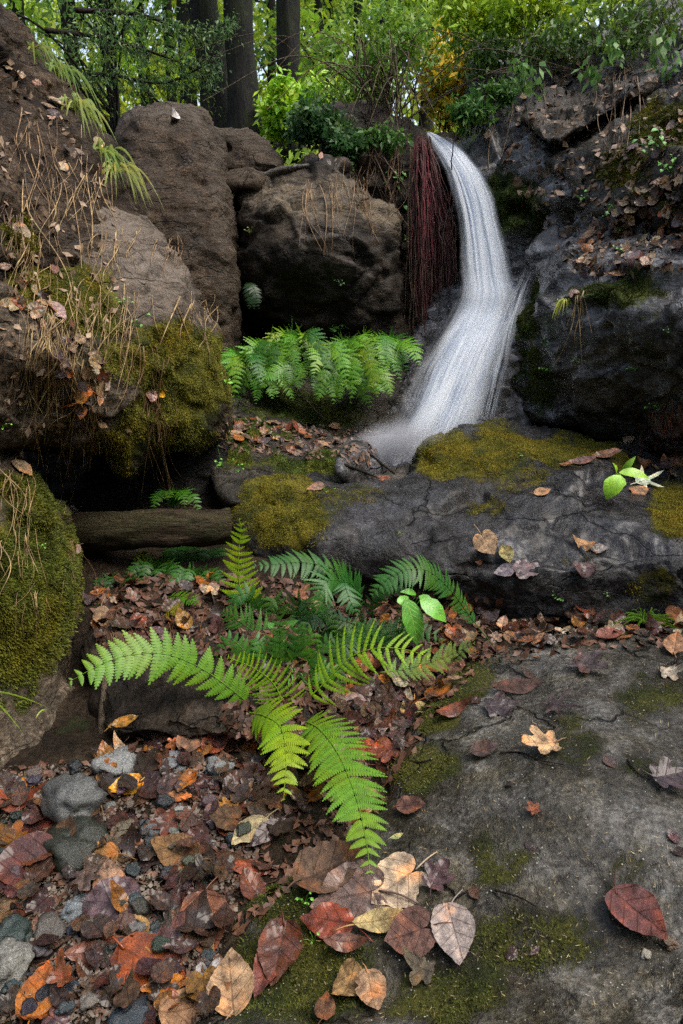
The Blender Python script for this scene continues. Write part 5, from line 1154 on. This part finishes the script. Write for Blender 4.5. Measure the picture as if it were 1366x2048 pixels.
 (125, 335, 30, 200, 'ovate', (.50, .42, .30), 'pale leaf caught in the roots of the soil bank', 5, 1),
 (195, 290, 32, 280, 'ovate', (.50, .40, .26), 'pale leaf at the edge of the soil bank beside the grass', 0, 1),
 (110, 205, 30, 330, 'ovate', (.55, .46, .34), 'pale leaf near the crest of the soil bank', 6, 1),
 (38, 150, 20, 340, 'ovate', (.55, .46, .36), 'small pale leaf at the top left of the soil bank', 3, 1),
 (1240, 552, 46, 5, 'ellip', (.42, .24, .12), 'orange tan leaf at the brink of the wet ledge', 1, 0),
 (1150, 590, 30, 300, 'ovate', (.34, .26, .24), 'pale pinkish leaf hanging beside the yellow green tuft', 2, 1),
 (1345, 925, 60, 10, 'lobed', (.30, .17, .12), 'brown leaf by the right edge behind the pale maple leaf', 2, 0)]
for i, (x, y, L, rot, k, c, lab, var, dry) in enumerate(HERO):
    leaf_at(x, y, L*1.08, rot, k, tuple(q*.78 for q in c), lab, var, bool(dry), .05, lift=.012 if y > 1300 else .008, flat=.4, off=.004*(i % 3))
leaf_at(1285, 966, 82, 20, 'maple', (.62, .74, .58), 'pale whitish green maple leaf on the long boulder', 0, True, .02, lift=.012, flat=.5)

# scattered litter
SHN = {'heart': 'heart-shaped', 'ovate': 'oval', 'ellip': 'narrow', 'maple': 'lobed', 'lobed': 'crumpled'}
CN = [('dark maroon', (.065, .026, .022), 4), ('rust red', (.17, .055, .022), 2), ('dark brown', (.055, .034, .024), 5), ('brown', (.12, .072, .042), 5), ('tan', (.34, .23, .14), 2), ('purple grey', (.11, .075, .078), 1.5), ('amber', (.30, .14, .02), 2), ('pale tan', (.46, .37, .27), 1), ('coppery', (.30, .11, .025), 2.2)]
def inpoly(x, y, pl):
    c = False; n = len(pl)
    for i in range(n):
        a, b = pl[i], pl[(i+1) % n]
        if (a[1] > y) != (b[1] > y) and x < (b[0]-a[0])*(y-a[1])/(b[1]-a[1])+a[0]: c = not c
    return c
LITTER = []
def litter(pl, n, L, where, grp, seed, wt=None, tilt=.3, dryp=.2, kinds=('heart', 'ovate', 'ovate', 'ellip', 'lobed'), allow=None, lay=.02, flat=.55, mind=.26):
    rs = random.Random(seed); xs = [p[0] for p in pl]; ys = [p[1] for p in pl]; done = 0; pts = []; tries = 0
    wts = wt or [w_ for _, _, w_ in CN]
    while done < n and tries < n*60:
        tries += 1; x, y = rs.uniform(min(xs), max(xs)), rs.uniform(min(ys), max(ys))
        if not inpoly(x, y, pl): continue
        if any((x-a)**2+((y-b)*1.6)**2 < (L*mind)**2 for a, b in pts): continue
        if allow:
            h = hit(x, y)
            if not h or h[2] not in allow: continue
        pts.append((x, y)); nm, c, _ = rs.choices(CN, wts)[0]; k = rs.choice(kinds); v = rs.randrange(8); f = rs.uniform(.7, 1.35)
        c = tuple(q*f*rs.uniform(.88, 1.12)*(.58 if y > 1500 else .7) for q in c)
        leaf_at(x, y, L*rs.uniform(.6, 1.2), rs.uniform(0, 360), k, c, f'{nm} {SHN[k]} leaf {where}', v, rs.random() < dryp, tilt, .004, grp, flat, off=lay*rs.random(), defer=LITTER); done += 1
litter([(0, 1580), (200, 1560), (420, 1520), (560, 1560), (620, 1620), (560, 1700), (500, 1790), (440, 1900), (430, 2048), (0, 2048)], 165, 74, 'on the wet pebbly streambed at lower left', 'wet leaves on the streambed', 1, wt=[5, 1.6, 6, 5, 1, 1.5, .7, .4, .6], dryp=.1, tilt=.28, lay=.035)
litter([(420, 1480), (640, 1460), (760, 1440), (800, 1520), (780, 1600), (700, 1660), (560, 1640), (420, 1540)], 60, 60, 'under and right of the drooping fern fronds', 'leaves around the centre fern', 2, dryp=.15, tilt=.4)
litter([(640, 1330), (760, 1320), (860, 1290), (960, 1250), (1060, 1255), (1000, 1300), (930, 1350), (850, 1430), (790, 1510), (700, 1480), (640, 1420)], 120, 48, 'in the drift between the ferns and the grey rock', 'leaves drifted against the grey rock', 3, dryp=.25, tilt=.5, lay=.04)
litter([(1000, 1262), (1080, 1235), (1366, 1225), (1366, 1280), (1200, 1280), (1040, 1300)], 70, 42, 'in the seam between the long boulder and the grey rock', 'leaves in the rock seam', 4, dryp=.3, tilt=.5, lay=.03)
litter([(190, 1175), (440, 1165), (430, 1240), (300, 1290), (190, 1290)], 44, 44, 'on the shaded shelf under the log', 'leaves under the log', 5, wt=[1, 2, 3, 4, 2, 1, 2, 1, 2], tilt=.5, lay=.03)
litter([(440, 1190), (760, 1190), (1000, 1230), (900, 1300), (640, 1400), (430, 1300)], 70, 42, 'in the shade behind the centre fern', 'leaves behind the centre fern', 16, wt=[2, 1, 5, 5, 2, 1, 1, 1, 1], tilt=.5, lay=.03)
litter([(190, 1480), (340, 1460), (450, 1490), (350, 1550), (180, 1550)], 34, 50, 'at the foot of the dark ledge below the long left frond', 'leaves below the dark ledge', 6, tilt=.5, lay=.03)
litter([(470, 840), (640, 850), (740, 880), (600, 905), (520, 890), (450, 880)], 40, 30, 'on the mossy ledge left of the pool', 'leaves on the mossy ledge', 7, wt=[1, 2, 2, 4, 3, 2, 1, 1, 2], tilt=.3)
litter([(0, 520), (60, 560), (110, 640), (200, 700), (220, 860), (150, 860), (110, 740), (60, 650), (0, 620)], 60, 36, 'trapped in the dry grass of the massive left boulder', 'leaves trapped on the left boulder', 8, wt=[0, 1, 1, 4, 5, 3, .5, 4, 1], dryp=.8, tilt=.6, lay=.03)
litter([(0, 120), (80, 160), (160, 260), (230, 380), (200, 420), (100, 260), (20, 200)], 16, 28, 'among the roots of the soil bank', 'leaves on the soil bank', 9, wt=[0, 0, 2, 3, 3, 1, 0, 3, 0], dryp=.9, tilt=.6)
litter([(1150, 560), (1180, 460), (1240, 400), (1366, 350), (1366, 520), (1260, 545), (1200, 560)], 90, 30, 'heaped on the ledge above the huge dark boulder', 'leaves on the right ledge', 10, wt=[1, 1, 2, 4, 5, 2, .5, 4, 2], dryp=.5, tilt=.5, lay=.03)
litter([(1270, 250), (1366, 240), (1366, 400), (1250, 400)], 18, 30, 'scattered over the mossy olive boulder', 'leaves on the olive boulder', 11, wt=[0, 0, 1, 4, 5, 1, .5, 5, 1], dryp=.8, tilt=.5)
litter([(950, 160), (1180, 60), (1366, 60), (1366, 160), (1100, 200), (960, 320)], 26, 22, 'high on the upper right slope', 'leaves on the upper right slope', 12, wt=[0, 0, 1, 3, 5, 2, 0, 5, 0], dryp=.9, tilt=.5)
litter([(1290, 880), (1366, 880), (1366, 960), (1290, 940)], 12, 38, 'behind the pale maple leaf by the right edge', 'leaves behind the maple leaf', 13, tilt=.4, lay=.03)
litter([(900, 1300), (1366, 1290), (1366, 2000), (900, 2000)], 10, 40, 'pressed flat on the broad grey rock', 'small leaves on the grey rock', 14, wt=[1, 0, 4, 2, 0, 3, 0, 0, 0], tilt=.05, lay=0, allow=('boulder',))
litter([(560, 300), (700, 300), (700, 340), (560, 345)], 8, 22, 'on the slab above the wide boulder', 'leaves on the slab', 15, wt=[0, 0, 1, 2, 4, 1, 0, 4, 0], dryp=.9)

# the largest of the litter are single leaves, the rest is one carpet
LITTER.sort(key=lambda a: -a[0]); NS = 300-len([o for o in C.objects if o.name.startswith('fallen_leaf')])
for (L, k, v, dry, MW, c, lab, grp) in LITTER[:NS]:
    lib = (LIBD if dry else LIB)[k]; o = bpy.data.objects.new('fallen_leaf', lib[v % len(lib)]); C.objects.link(o); o.matrix_world = MW; col(o, c); tag(o, lab, 'leaf', grp)
VV = []; FF = []; UU = []; CC = []; RR = []; nb = 0; rs_l = np.random.default_rng(3); CACHE = {}
for (L, k, v, dry, MW, c, lab, grp) in LITTER[NS:]:
    key = (k, v % len(LIB[k]))
    if key not in CACHE:
        m = LIB[k][key[1]]; a = np.empty(len(m.vertices)*3); m.vertices.foreach_get('co', a); u = np.zeros((len(m.vertices), 2)); lp = np.empty(len(m.loops), int); m.loops.foreach_get('vertex_index', lp)
        lu = np.empty(len(m.loops)*2); m.uv_layers[0].data.foreach_get('uv', lu); u[lp] = lu.reshape(-1, 2); CACHE[key] = (a.reshape(-1, 3), [tuple(p.vertices) for p in m.polygons], u)
    a, f, u = CACHE[key]; A = np.array(MW); VV.append(a@A[:3, :3].T+A[:3, 3]); FF += [tuple(i+nb for i in q) for q in f]; UU.append(u); nb += len(a); CC.append(np.tile([c], (len(a), 1))); RR.append(np.full(len(a), rs_l.random()))
M_litter = leaf_mat('litter_leaf', .27, True)
o = mesh_from('leaf_litter', np.concatenate(VV), FF, M_litter, uv=np.concatenate(UU), attrs={'lc': np.concatenate(CC), 'lr': np.concatenate(RR)}); tag(o, 'carpet of smaller brown fallen leaves over ground and rocks', 'leaf litter', kind='stuff')

# ------------------------------------------------------------------ pebbles and fine debris
def pebble_mat(name):
    t = NT(name); oi = t.node('ShaderNodeObjectInfo'); n = t.noise(14, 6, .7); n2 = t.noise(70, 4, .75); v = t.mapping(t.co(), (1, 1, 4), (.6, .3, 0)); s = t.noise(20, 4, .6, v)
    c = t.mix(1.0, oi.outputs['Color'], t.ramp(t.math('ADD', t.math('MULTIPLY', s, .5), t.math('MULTIPLY', n2, .5)), [(.38, (.35, .35, .35)), (.5, (1, 1, 1)), (.62, (2, 2, 2))]), 'MULTIPLY')
    t.set(Base_Color=c, Roughness=t.math('MULTIPLY_ADD', n, .5, .0), Normal=t.bump(t.math('ADD', n, n2), .5, .004)); return t.m
M_peb = pebble_mat('pebble')
def pebble_mesh(seed, ns=28, nr=18):
    rs = np.random.default_rng(seed); V = []; 
    for i in range(nr+1):
        a = math.pi*i/nr
        for j in range(ns): b = 2*math.pi*j/ns; V.append([math.sin(a)*math.cos(b), math.sin(a)*math.sin(b), math.cos(a)])
    V = np.array(V); fv, _ = facets(V*1.1+seed*3, seed); V = V*(1+.30*fbm(V*1.2+seed*5, 3, seed)+.42*fv)[:, None]*np.array([1, .7+.25*rs.random(), .5+.2*rs.random()])*.5
    F = [(i*ns+j, (i+1)*ns+j, (i+1)*ns+(j+1) % ns, i*ns+(j+1) % ns) for i in range(nr) for j in range(ns)]
    o = mesh_from('tmp', V, F, M_peb); m = o.data; bpy.data.objects.remove(o); m.name = 'pebble'; return m
PEB = [pebble_mesh(i) for i in range(10)]
def pebble(px, py, wpx, c, label, group=None, v=0, sink=.2, name='pebble', cat='pebble'):
    h = hit(px, py); p = h[0]; s = wpx/FPX*((p-CAM).dot(np.array([0, CP, -SP])))
    o = bpy.data.objects.new(name, PEB[v % 10]); C.objects.link(o); o.location = p+np.array([0, 0, s*(.28-sink)+(.02*random.random() if group else 0)]); o.rotation_euler = (random.gauss(0, .2), random.gauss(0, .2), random.uniform(0, 6.28)); o.scale = (s, s, s)
    c = tuple(q*.45 for q in c); col(o, c); tag(o, label, cat, group); return o
for a in [(152, 1625, 125, (.16, .165, .16), 'rounded grey stone with a wet silvery top on the streambed', None, 1, .05, 'stone', 'stone'), (150, 1700, 150, (.045, .05, .035), 'flat dark mossy stone in front of the rounded grey stone', None, 2, .25, 'stone', 'stone'),
          (305, 1665, 62, (.14, .16, .17), 'blue grey pebble, biggest of the cluster in the middle of the streambed', None, 3), (312, 1688, 50, (.04, .045, .045), 'round black pebble just in front of the biggest blue grey one', None, 4), (245, 1668, 62, (.20, .16, .10), 'ochre banded pebble left of the blue grey one', None, 5),
          (365, 1632, 40, (.45, .45, .42), 'whitish flat pebble right of the blue grey cluster', None, 6), (222, 1617, 28, (.22, .25, .24), 'small grey green pebble behind the ochre one', None, 7), (150, 1825, 62, (.30, .34, .36), 'pale blue grey pebble left of the glossy purple leaf', None, 8), (150, 1862, 34, (.05, .06, .09), 'small dark slate pebble under the pale blue grey one', None, 9),
          (100, 1870, 74, (.17, .15, .13), 'brown grey angular stone left of the slate pebble', None, 0), (315, 1885, 66, (.06, .07, .08), 'dark slate pebble right of the tan half leaf', None, 2), (355, 1840, 60, (.13, .13, .12), 'grey pebble above the dark slate one', None, 5), (190, 1862, 50, (.26, .26, .20), 'pale olive pebble between slate and tan leaf', None, 6),
          (135, 1975, 50, (.03, .045, .06), 'blue black pebble near the lower left orange leaf', None, 7), (20, 1945, 110, (.34, .33, .29), 'whitish streaked stone at the left edge near the bottom', None, 8), (20, 1890, 100, (.07, .10, .09), 'dark green grey stone above the whitish one at left', None, 9), (265, 2040, 80, (.07, .09, .11), 'dark blue pebble at the bottom edge', None, 1), (440, 1540, 60, (.30, .31, .30), 'wet pale stone under the drooping fern', None, 3), (230, 1540, 90, (.33, .34, .33), 'glistening pale stone at the back of the streambed', None, 4), (350, 1530, 60, (.28, .30, .32), 'small wet shining stone right of the glistening one', None, 6)]:
    pebble(*a)
rs = random.Random(4)
PC = [(.12, .12, .115), (.07, .073, .075), (.03, .034, .04), (.16, .13, .09), (.09, .072, .055), (.26, .25, .22), (.05, .06, .052)]
PN = ['grey', 'dark grey', 'slate black', 'ochre', 'brown', 'whitish', 'greenish dark']
n = 0
while n < 110:
    x, y = rs.uniform(0, 520), rs.uniform(1530, 2048)
    if x > 430-(y-1850)*.1 and y > 1750: continue
    k = rs.randrange(7); pebble(x, y, rs.uniform(12, 40), tuple(q*rs.uniform(.7, 1.3) for q in PC[k]), f'{PN[k]} pebble, one of many between the wet leaves of the streambed', 'pebbles of the streambed', rs.randrange(10)); n += 1
for a in [(1293, 1910, 22, (.60, .55, .45), 'tiny whitish pebble on the right of the grey rock'), (1340, 1888, 34, (.26, .18, .12), 'brown pebble beside the glossy purple red leaf'), (805, 1832, 14, (.75, .70, .6), 'tiny white pebble beside the yellowish leaf')]: pebble(*a)
def debris(name, n, pl, size, c, label, seed, aspect=.3, lift=.002, cat='debris', up=.15):
    rs = np.random.default_rng(seed); V = []; F = []; xs = [p[0] for p in pl]; ys = [p[1] for p in pl]
    while len(F) < n:
        x, y = rs.uniform(min(xs), max(xs)), rs.uniform(min(ys), max(ys))
        if not inpoly(x, y, pl): continue
        h = hit(x, y)
        if not h: continue
        p, nn = h[0], nrm(h[1]+rs.normal(size=3)*up); d = nrm(np.cross(nn, rs.normal(size=3))); s = np.cross(nn, d); L = size*(.4+rs.random())*h[3]**.6
        b = len(V); p = p+nn*(lift+.004*rs.random()); V += [p-d*L/2, p+s*L*aspect/2, p+d*L/2+nn*L*.15, p-s*L*aspect/2]; F.append((b, b+1, b+2, b+3))
    o = mesh_from(name, V, F, M_straw, smooth=False); col(o, c); tag(o, label, cat, kind='stuff'); return o
debris('gravel', 9000, [(0, 1540), (480, 1520), (560, 1600), (440, 1900), (430, 2048), (0, 2048)], .009, (.14, .12, .10), 'fine gravel and grit of the streambed', 1, .8, cat='gravel', up=.9, lift=.006)
debris('leaf_crumbs', 2600, [(0, 1540), (640, 1450), (800, 1440), (860, 1300), (1366, 1230), (1366, 1290), (960, 1330), (800, 1540), (740, 1650), (440, 1900), (430, 2048), (0, 2048)], .022, (.13, .065, .04), 'crumbled brown leaf bits in the litter', 2, .6, up=.5)
debris('leaf_crumbs', 3000, [(190, 1150), (440, 1150), (1000, 1200), (1000, 1300), (640, 1500), (450, 1500), (440, 1310), (190, 1290)], .022, (.10, .05, .03), 'crumbled leaf bits under the ferns', 3, .6, up=.5)
debris('pine_needles', 700, [(800, 1500), (1366, 1290), (1366, 2048), (450, 2048), (560, 1800)], .009, (.42, .34, .16), 'dry needles strewn over the grey rock', 4, .09)
debris('grit', 900, [(800, 1500), (900, 1380), (1366, 1290), (1366, 2048), (450, 2048), (560, 1800)], .0028, (.26, .26, .24), 'pale grit on the grey rock', 5, .8)
debris('leaf_crumbs', 900, [(1100, 60), (1366, 60), (1366, 540), (1150, 560), (1000, 330)], .02, (.22, .15, .10), 'crumbled leaf bits on the right slope', 6, .6, up=.5)
debris('leaf_crumbs', 350, [(0, 100), (100, 140), (240, 400), (260, 900), (0, 880)], .018, (.25, .18, .12), 'crumbled leaf bits on the left bank', 7, .5, up=.5)
debris('leaf_crumbs', 500, [(440, 830), (800, 870), (740, 930), (430, 900)], .016, (.16, .10, .07), 'crumbled leaf bits on the mossy ledge', 8, .5, up=.4)
# ------------------------------------------------------------------ forest behind
def cloud(cen, sig, n, L, asp, rs, droop=.2, flat=.0, clump=None):
    """leaf-sized faces gathered in clumps round the centres"""
    cen = np.asarray(cen, float); sig = np.broadcast_to(np.asarray(sig, float), cen.shape)
    k = rs.integers(0, len(cen), n); p = cen[k]+rs.normal(size=(n, 3))*sig[k]*.6
    d = rs.normal(size=(n, 3)); d[:, 2] -= droop; d /= np.linalg.norm(d, axis=1)[:, None]
    up = rs.normal(size=(n, 3))*(1-flat)*.8+np.array([0, -.25, 1.0]); s = np.cross(d, up); s /= np.linalg.norm(s, axis=1)[:, None]+1e-9
    l = L*(.5+rs.random((n, 1))); w_ = l*asp; nn = np.cross(s, d)
    V = np.stack([p, p+d*l*.45-s*w_*.5+nn*w_*.12, p+d*l, p+d*l*.45+s*w_*.5+nn*w_*.12], 1).reshape(-1, 3)
    b = np.arange(n)*4; return V, np.stack([b, b+1, b+2, b+3], -1)
def clumps(c, r, n, rs, hollow=.35):
    q = rs.normal(size=(n, 3)); q /= np.linalg.norm(q, axis=1)[:, None]; f = hollow+(1-hollow)*rs.random((n, 1))**.6
    return np.asarray(c)+q*f*np.asarray(r)
def make_tree(px, py, Y, top, wpx, label, seed, crowns, n, L, asp, c, cat='tree', name='tree', lean=0, group=None, csize=.28, mat=None, trunk_c=None, droop=.2, limbs=10, name_cr='crown'):
    rs = np.random.default_rng(seed); b = P(px, py, Y); r0 = wpx*Y/FPX/2
    r = empty(name, tuple(b), label, cat, group)
    q = spline([b-[0, 0, .3], b+np.array([lean*.25, 0, (top-b[2])*.3]), b+np.array([lean*.6, 0, (top-b[2])*.65]), np.array([b[0]+lean, b[1], top])], 60)
    rad = r0*np.interp(np.linspace(0, 1, 60), [0, .06, .12, .5, 1], [1.5, 1.2, 1.0, .88, .35])
    V, F, uv = tube_data(q, rad, 22, .06, seed); cn = np.repeat(q, 22, 0); dn = (V-cn)/np.linalg.norm(V-cn, axis=1)[:, None]
    V = V+dn*(fbm(V*np.array([26, 26, 5]), 3, seed)*r0*.14)[:, None]
    mesh_from('trunk', V, F, M_bark, parent=r, origin=b)
    cen = np.concatenate([clumps(cc, rr, m_, rs) for cc, rr, m_ in crowns]); lm = MB()
    for i in rs.choice(len(cen), min(limbs, len(cen)), replace=False):
        e = cen[i]; k = np.clip((e[2]-.4-b[2])/(top-b[2]), .05, .98); s = q[int(k*59)]
        lm.add(*tube_data(spline([s, (s+e)/2+np.array([0, 0, .15*rs.normal()]), e], 9), np.linspace(r0*.22, r0*.05, 9)+.004, 5, cap=False))
    lm.build('limbs', M_dark_twig, r, origin=b)
    V, F = cloud(cen, csize, n, L, asp, rs, droop); o = mesh_from(name_cr, V, F, mat or M_far, smooth=False, parent=r, origin=b); col(o, c); return r
TG = 'tall trees behind the boulders'
make_tree(448, 262, 7.6, 9.5, 52, 'dark trunk leaning left, left one of the two thick trunks behind the tall boulder', 1, [((-1.6, 8.2, 7.6), (1.6, 1.4, 1.2), 20)], 2600, .10, .5, (.06, .13, .02), lean=-1.0, group=TG)
make_tree(492, 270, 7.3, 9.5, 52, 'thickest straight dark trunk with grey lichen, between the leaning one and the shrub', 2, [((-1.1, 8.6, 8.0), (1.6, 1.4, 1.2), 22)], 2600, .10, .5, (.07, .14, .02), lean=-.25, group=TG)
make_tree(580, 262, 8.6, 10, 42, 'straight dark trunk rising directly behind the bright green shrub', 3, [((-.7, 10.5, 9.0), (1.8, 1.6, 1.4), 26)], 2600, .11, .5, (.07, .15, .02), group=TG)
make_tree(236, 285, 8.0, 7.0, 19, 'slim conifer with a thin dark trunk and layered sprays left of the tall boulder', 4, [((-2.8, 7.6, 3.9), (1.0, .7, .95), 34), ((-2.1, 7.4, 4.4), (.7, .6, .6), 18)], 3200, .045, .28, (.12, .24, .06), lean=-.1, csize=(.26, .24, .06), limbs=46, droop=.4)
for i, (x, Y, wd, le) in enumerate([(378, 14, 30, .2), (348, 16, 18, 0), (632, 15, 17, .3), (662, 17, 20, -.2), (712, 13, 15, .1), (758, 16, 26, .2), (300, 18, 22, -.3), (155, 15, 26, .1), (60, 13, 24, 0), (850, 17, 22, .2), (930, 14, 18, -.1), (545, 19, 16, .1)]):
    b = P(x, 262, Y); hh = b[2]
    lab = ['behind the leaning trunk', 'left of the leaning trunk, far back', 'thin and right of the shrub', 'above the ivy', 'thin, behind the arching stems', 'behind the middle of the arching stems', 'beyond the slim conifer', 'beyond the soil bank', 'in the far left corner', 'above the waterfall', 'right of the waterfall top', 'between the two straight thick trunks'][i]
    rs_ = random.Random(i); cc = [((b[0]+.4, Y, hh+3.6), (1.9, 1.2, 1.7), 34), ((b[0]-.3, Y-.6, hh+1.3), (1.3, .7, .8), 12)]
    make_tree(x, 262, Y, hh+7, wd, 'slender forest tree '+lab, 20+i, cc, 1500, .16, .5, [(.20, .36, .03), (.13, .26, .03), (.28, .40, .03), (.10, .22, .05)][i % 4], lean=le, group='slender trees deeper in the forest', csize=.34)
# far wood
rs = np.random.default_rng(11); cen = []; sg = []
for i in range(520):
    a = rs.uniform(-.75, .75); Y = rs.uniform(20, 44); x = a*Y; z = float(ground_z(np.array(x), np.array(Y))); cen.append([x, Y, z+rs.uniform(.0, 1)**1.3*9.5]); sg.append([.9, .7, .7])
V, F = cloud(cen, np.array(sg), 60000, .32, .6, rs)
o = mesh_from('distant_forest', V, F, M_far, smooth=False); col(o, (.34, .46, .05)); tag(o, 'sunlit leafy forest far behind', 'forest', kind='stuff')
cen = []
for i in range(240):   # unseen woods added at the sides and downstream to block low sky light
    a = rs.uniform(math.radians(48), math.radians(312)); r = rs.uniform(6.5, 13); cen.append([r*math.sin(a), r*math.cos(a), rs.uniform(.5, 8.5)])
V, F = cloud(cen, (.9, .9, .8), 12000, .55, .6, rs); o = mesh_from('sky_blocking_forest', V, F, M_far, smooth=False); col(o, (.10, .17, .03)); tag(o, 'unseen leafy woods added around the ravine to block low sky light', 'forest', kind='stuff')
cen = []
for i in range(160):
    Y = rs.uniform(6.6, 15); x = rs.uniform(-.6, .55)*Y; cen.append([x, Y, float(ground_z(np.array(x), np.array(Y)))+.10+.25*rs.random()])
V, F = cloud(cen, (.5, .4, .12), 16000, .10, .5, rs); o = mesh_from('undergrowth', V, F, M_far, smooth=False); col(o, (.24, .38, .04)); tag(o, 'low green undergrowth on the forest floor', 'undergrowth', kind='stuff')
def shrub(label, crowns, n, L, asp, c, base, seed, csize=.1, stems=14, cat='shrub', droop=.2, mat=None, r=.004, twig=None, flat=0.):
    rs = np.random.default_rng(seed); b = np.array(base, float); e0 = empty('shrub', tuple(b), label, cat)
    cen = np.concatenate([clumps(cc, rr, m_, rs, .1) for cc, rr, m_ in crowns]); V, F = cloud(cen, csize, n, L, asp, rs, droop, flat)
    col(mesh_from('foliage', V, F, mat or M_fol, smooth=False, parent=e0, origin=b), c); mb = MB()
    for i in rs.choice(len(cen), min(stems, len(cen)), replace=False):
        e = cen[i]; mb.add(*tube_data(spline([b+rs.normal(size=3)*.03, (b+e)/2+np.array([rs.normal()*.05, 0, .10+.1*rs.random()]), e], 10), np.linspace(r, r*.4, 10), 5, cap=False))
    mb.build('stems', twig or M_dark_twig, e0, origin=b); return e0
shrub('bright yellow green shrub behind the small domed boulder', [(P(590, 205, 7), (.32, .3, .20), 30), (P(560, 235, 7), (.28, .3, .15), 16)], 4200, .07, .45, (.30, .55, .04), P(580, 290, 7.1), 31, csize=.08)
shrub('dark glossy ivy-like bush draped over the rocks beside the bright shrub', [(P(650, 245, 5.1), (.22, .2, .10), 20), (P(690, 290, 5.0), (.12, .15, .10), 12), (P(610, 255, 5.2), (.10, .1, .08), 8)], 2600, .045, .45, (.045, .12, .035), P(660, 300, 5.2), 32, csize=.06, stems=20)
shrub('leafy bush with yellowing leaves above the waterfall lip', [(P(890, 185, 6.4), (.22, .3, .30), 20), (P(900, 130, 6.5), (.3, .3, .2), 16)], 1600, .07, .5, (.52, .42, .03), P(890, 262, 6.4), 33, csize=.10)
shrub('green bush behind the arching bare stems', [(P(760, 120, 6.2), (.55, .4, .40), 44), (P(700, 190, 6.0), (.3, .3, .15), 14)], 2600, .06, .4, (.14, .28, .04), P(790, 262, 6.0), 34, csize=.12)
shrub('bright lime green leafy branches at the top above the yellowing bush', [(P(960, 20, 5.6), (.5, .4, .20), 40), (P(1100, 20, 5.4), (.35, .4, .16), 24)], 3200, .06, .42, (.30, .48, .03), P(1000, 110, 5.8), 35, csize=.10)
shrub('dense green bush hanging over the dark hollow of the right wall', [(P(1010, 95, 5.4), (.40, .3, .10), 26), (P(1130, 80, 5.2), (.30, .3, .10), 20), (P(960, 120, 5.4), (.1, .2, .08), 5)], 1700, .05, .35, (.07, .15, .03), P(1040, 70, 5.7), 36, csize=.08, droop=.8)
shrub('loose green bush at the top right corner', [(P(1280, 30, 4.9), (.45, .3, .18), 26), (P(1230, 70, 4.8), (.2, .2, .10), 8)], 1200, .05, .4, (.08, .16, .03), P(1260, 90, 5.0), 37, csize=.09, stems=22, twig=M_twig)
for i, (x, y) in enumerate([(1040, 130), (1070, 160), (1180, 140), (1225, 95), (1325, 130), (1320, 75)]):
    shrub(['nodding plant with pale drooping leaves over the brown outcrop', 'lower drooping plant just above the brown outcrop', 'drooping plant right of the pair above the outcrop', 'drooping plant on the upper right slope', 'drooping leaves close to the right edge', 'highest drooping plant at the right edge'][i],
          [(P(x, y, 4.5), (.05, .05, .06), 4)], 34, .055, .5, (.12, .25, .06), P(x+10, y-60, 4.6), 40+i, csize=.05, stems=4, droop=2.2, cat='plant', r=.002)
shrub('short fern-like greenery along the wet lip right of the waterfall top', [(P(940, 225, 5.0), (.14, .1, .07), 14), (P(990, 190, 5.1), (.14, .1, .08), 12)], 1500, .05, .3, (.06, .16, .03), P(950, 260, 5.0), 50, csize=.05)
shrub('ivy trailing from the lip of the black soil face', [(P(680, 335, 4.95), (.05, .05, .16), 10), (P(760, 275, 5.0), (.22, .05, .05), 16)], 900, .04, .5, (.07, .17, .035), P(740, 250, 5.1), 51, csize=.05, droop=1)
# arching bare stems above the black soil face
e0 = empty('bare_shrub', tuple(P(790, 270, 5.4)), 'thicket of pale arching bare stems left above the waterfall lip', 'shrub'); mb = MB(); rs = np.random.default_rng(61)
for i in range(44):
    x0 = 780+rs.normal()*34; x1 = 790+rs.normal()*95; y1 = 60+abs(rs.normal())*70; x2 = x1+(x1-x0)*.9+rs.normal()*30; y2 = y1+rs.uniform(10, 120)
    q = spline([P(x0, 275, 5.45), P((x0+x1)/2+8*rs.normal(), 165+8*rs.normal(), 5.35), P(x1, y1, 5.2), P(x2, y2, 5.05)], 20); mb.add(*tube_data(q, np.linspace(.0065, .002, 20)*(.5+.6*rs.random()), 5, cap=False))
mb.build('stems', M_twig, e0, origin=np.array(e0.location))
# loose conifer boughs crossing the view on the left
for j, (pts, lab) in enumerate([([(90, 60, 5.6), (200, 75, 5.8), (320, 110, 6.0), (420, 150, 6.2)], 'long drooping conifer bough crossing the upper left'), ([(110, 150, 5.6), (220, 150, 5.8), (330, 165, 6.0), (430, 120, 6.1)], 'second conifer bough lower down at the upper left'), ([(150, 20, 5.4), (280, 30, 5.6), (380, 60, 5.8), (460, 50, 6)], 'highest conifer bough at the upper left')]):
    e0 = empty('conifer_bough', tuple(P(*pts[0])), lab, 'branch'); q = spline(px_pts(pts), 40); mb = MB(); mb.add(*tube_data(q, np.linspace(.018, .004, 40), 6)); rs = np.random.default_rng(70+j); cen = []
    for k in range(3, 40):
        for s in (-1, 1):
            L = .34*(1-k/60)*(.6+.7*rs.random()); e = q[k]+np.array([.45*L, s*L*.5, -.25*L+rs.normal()*.10]); mb.add(*tube_data(spline([q[k], (q[k]+e)/2+[0, 0, .02], e], 6), np.linspace(.004, .001, 6), 4, cap=False))
            for u in np.linspace(.25, 1, 6): cen.append(q[k]*(1-u)+e*u)
    mb.build('twigs', M_dark_twig, e0, origin=q[0]); V, F = cloud(cen, (.05, .05, .022), 1300, .036, .3, rs, .5); col(mesh_from('needles', V, F, M_fol, smooth=False, parent=e0, origin=q[0]), (.09, .18, .06))
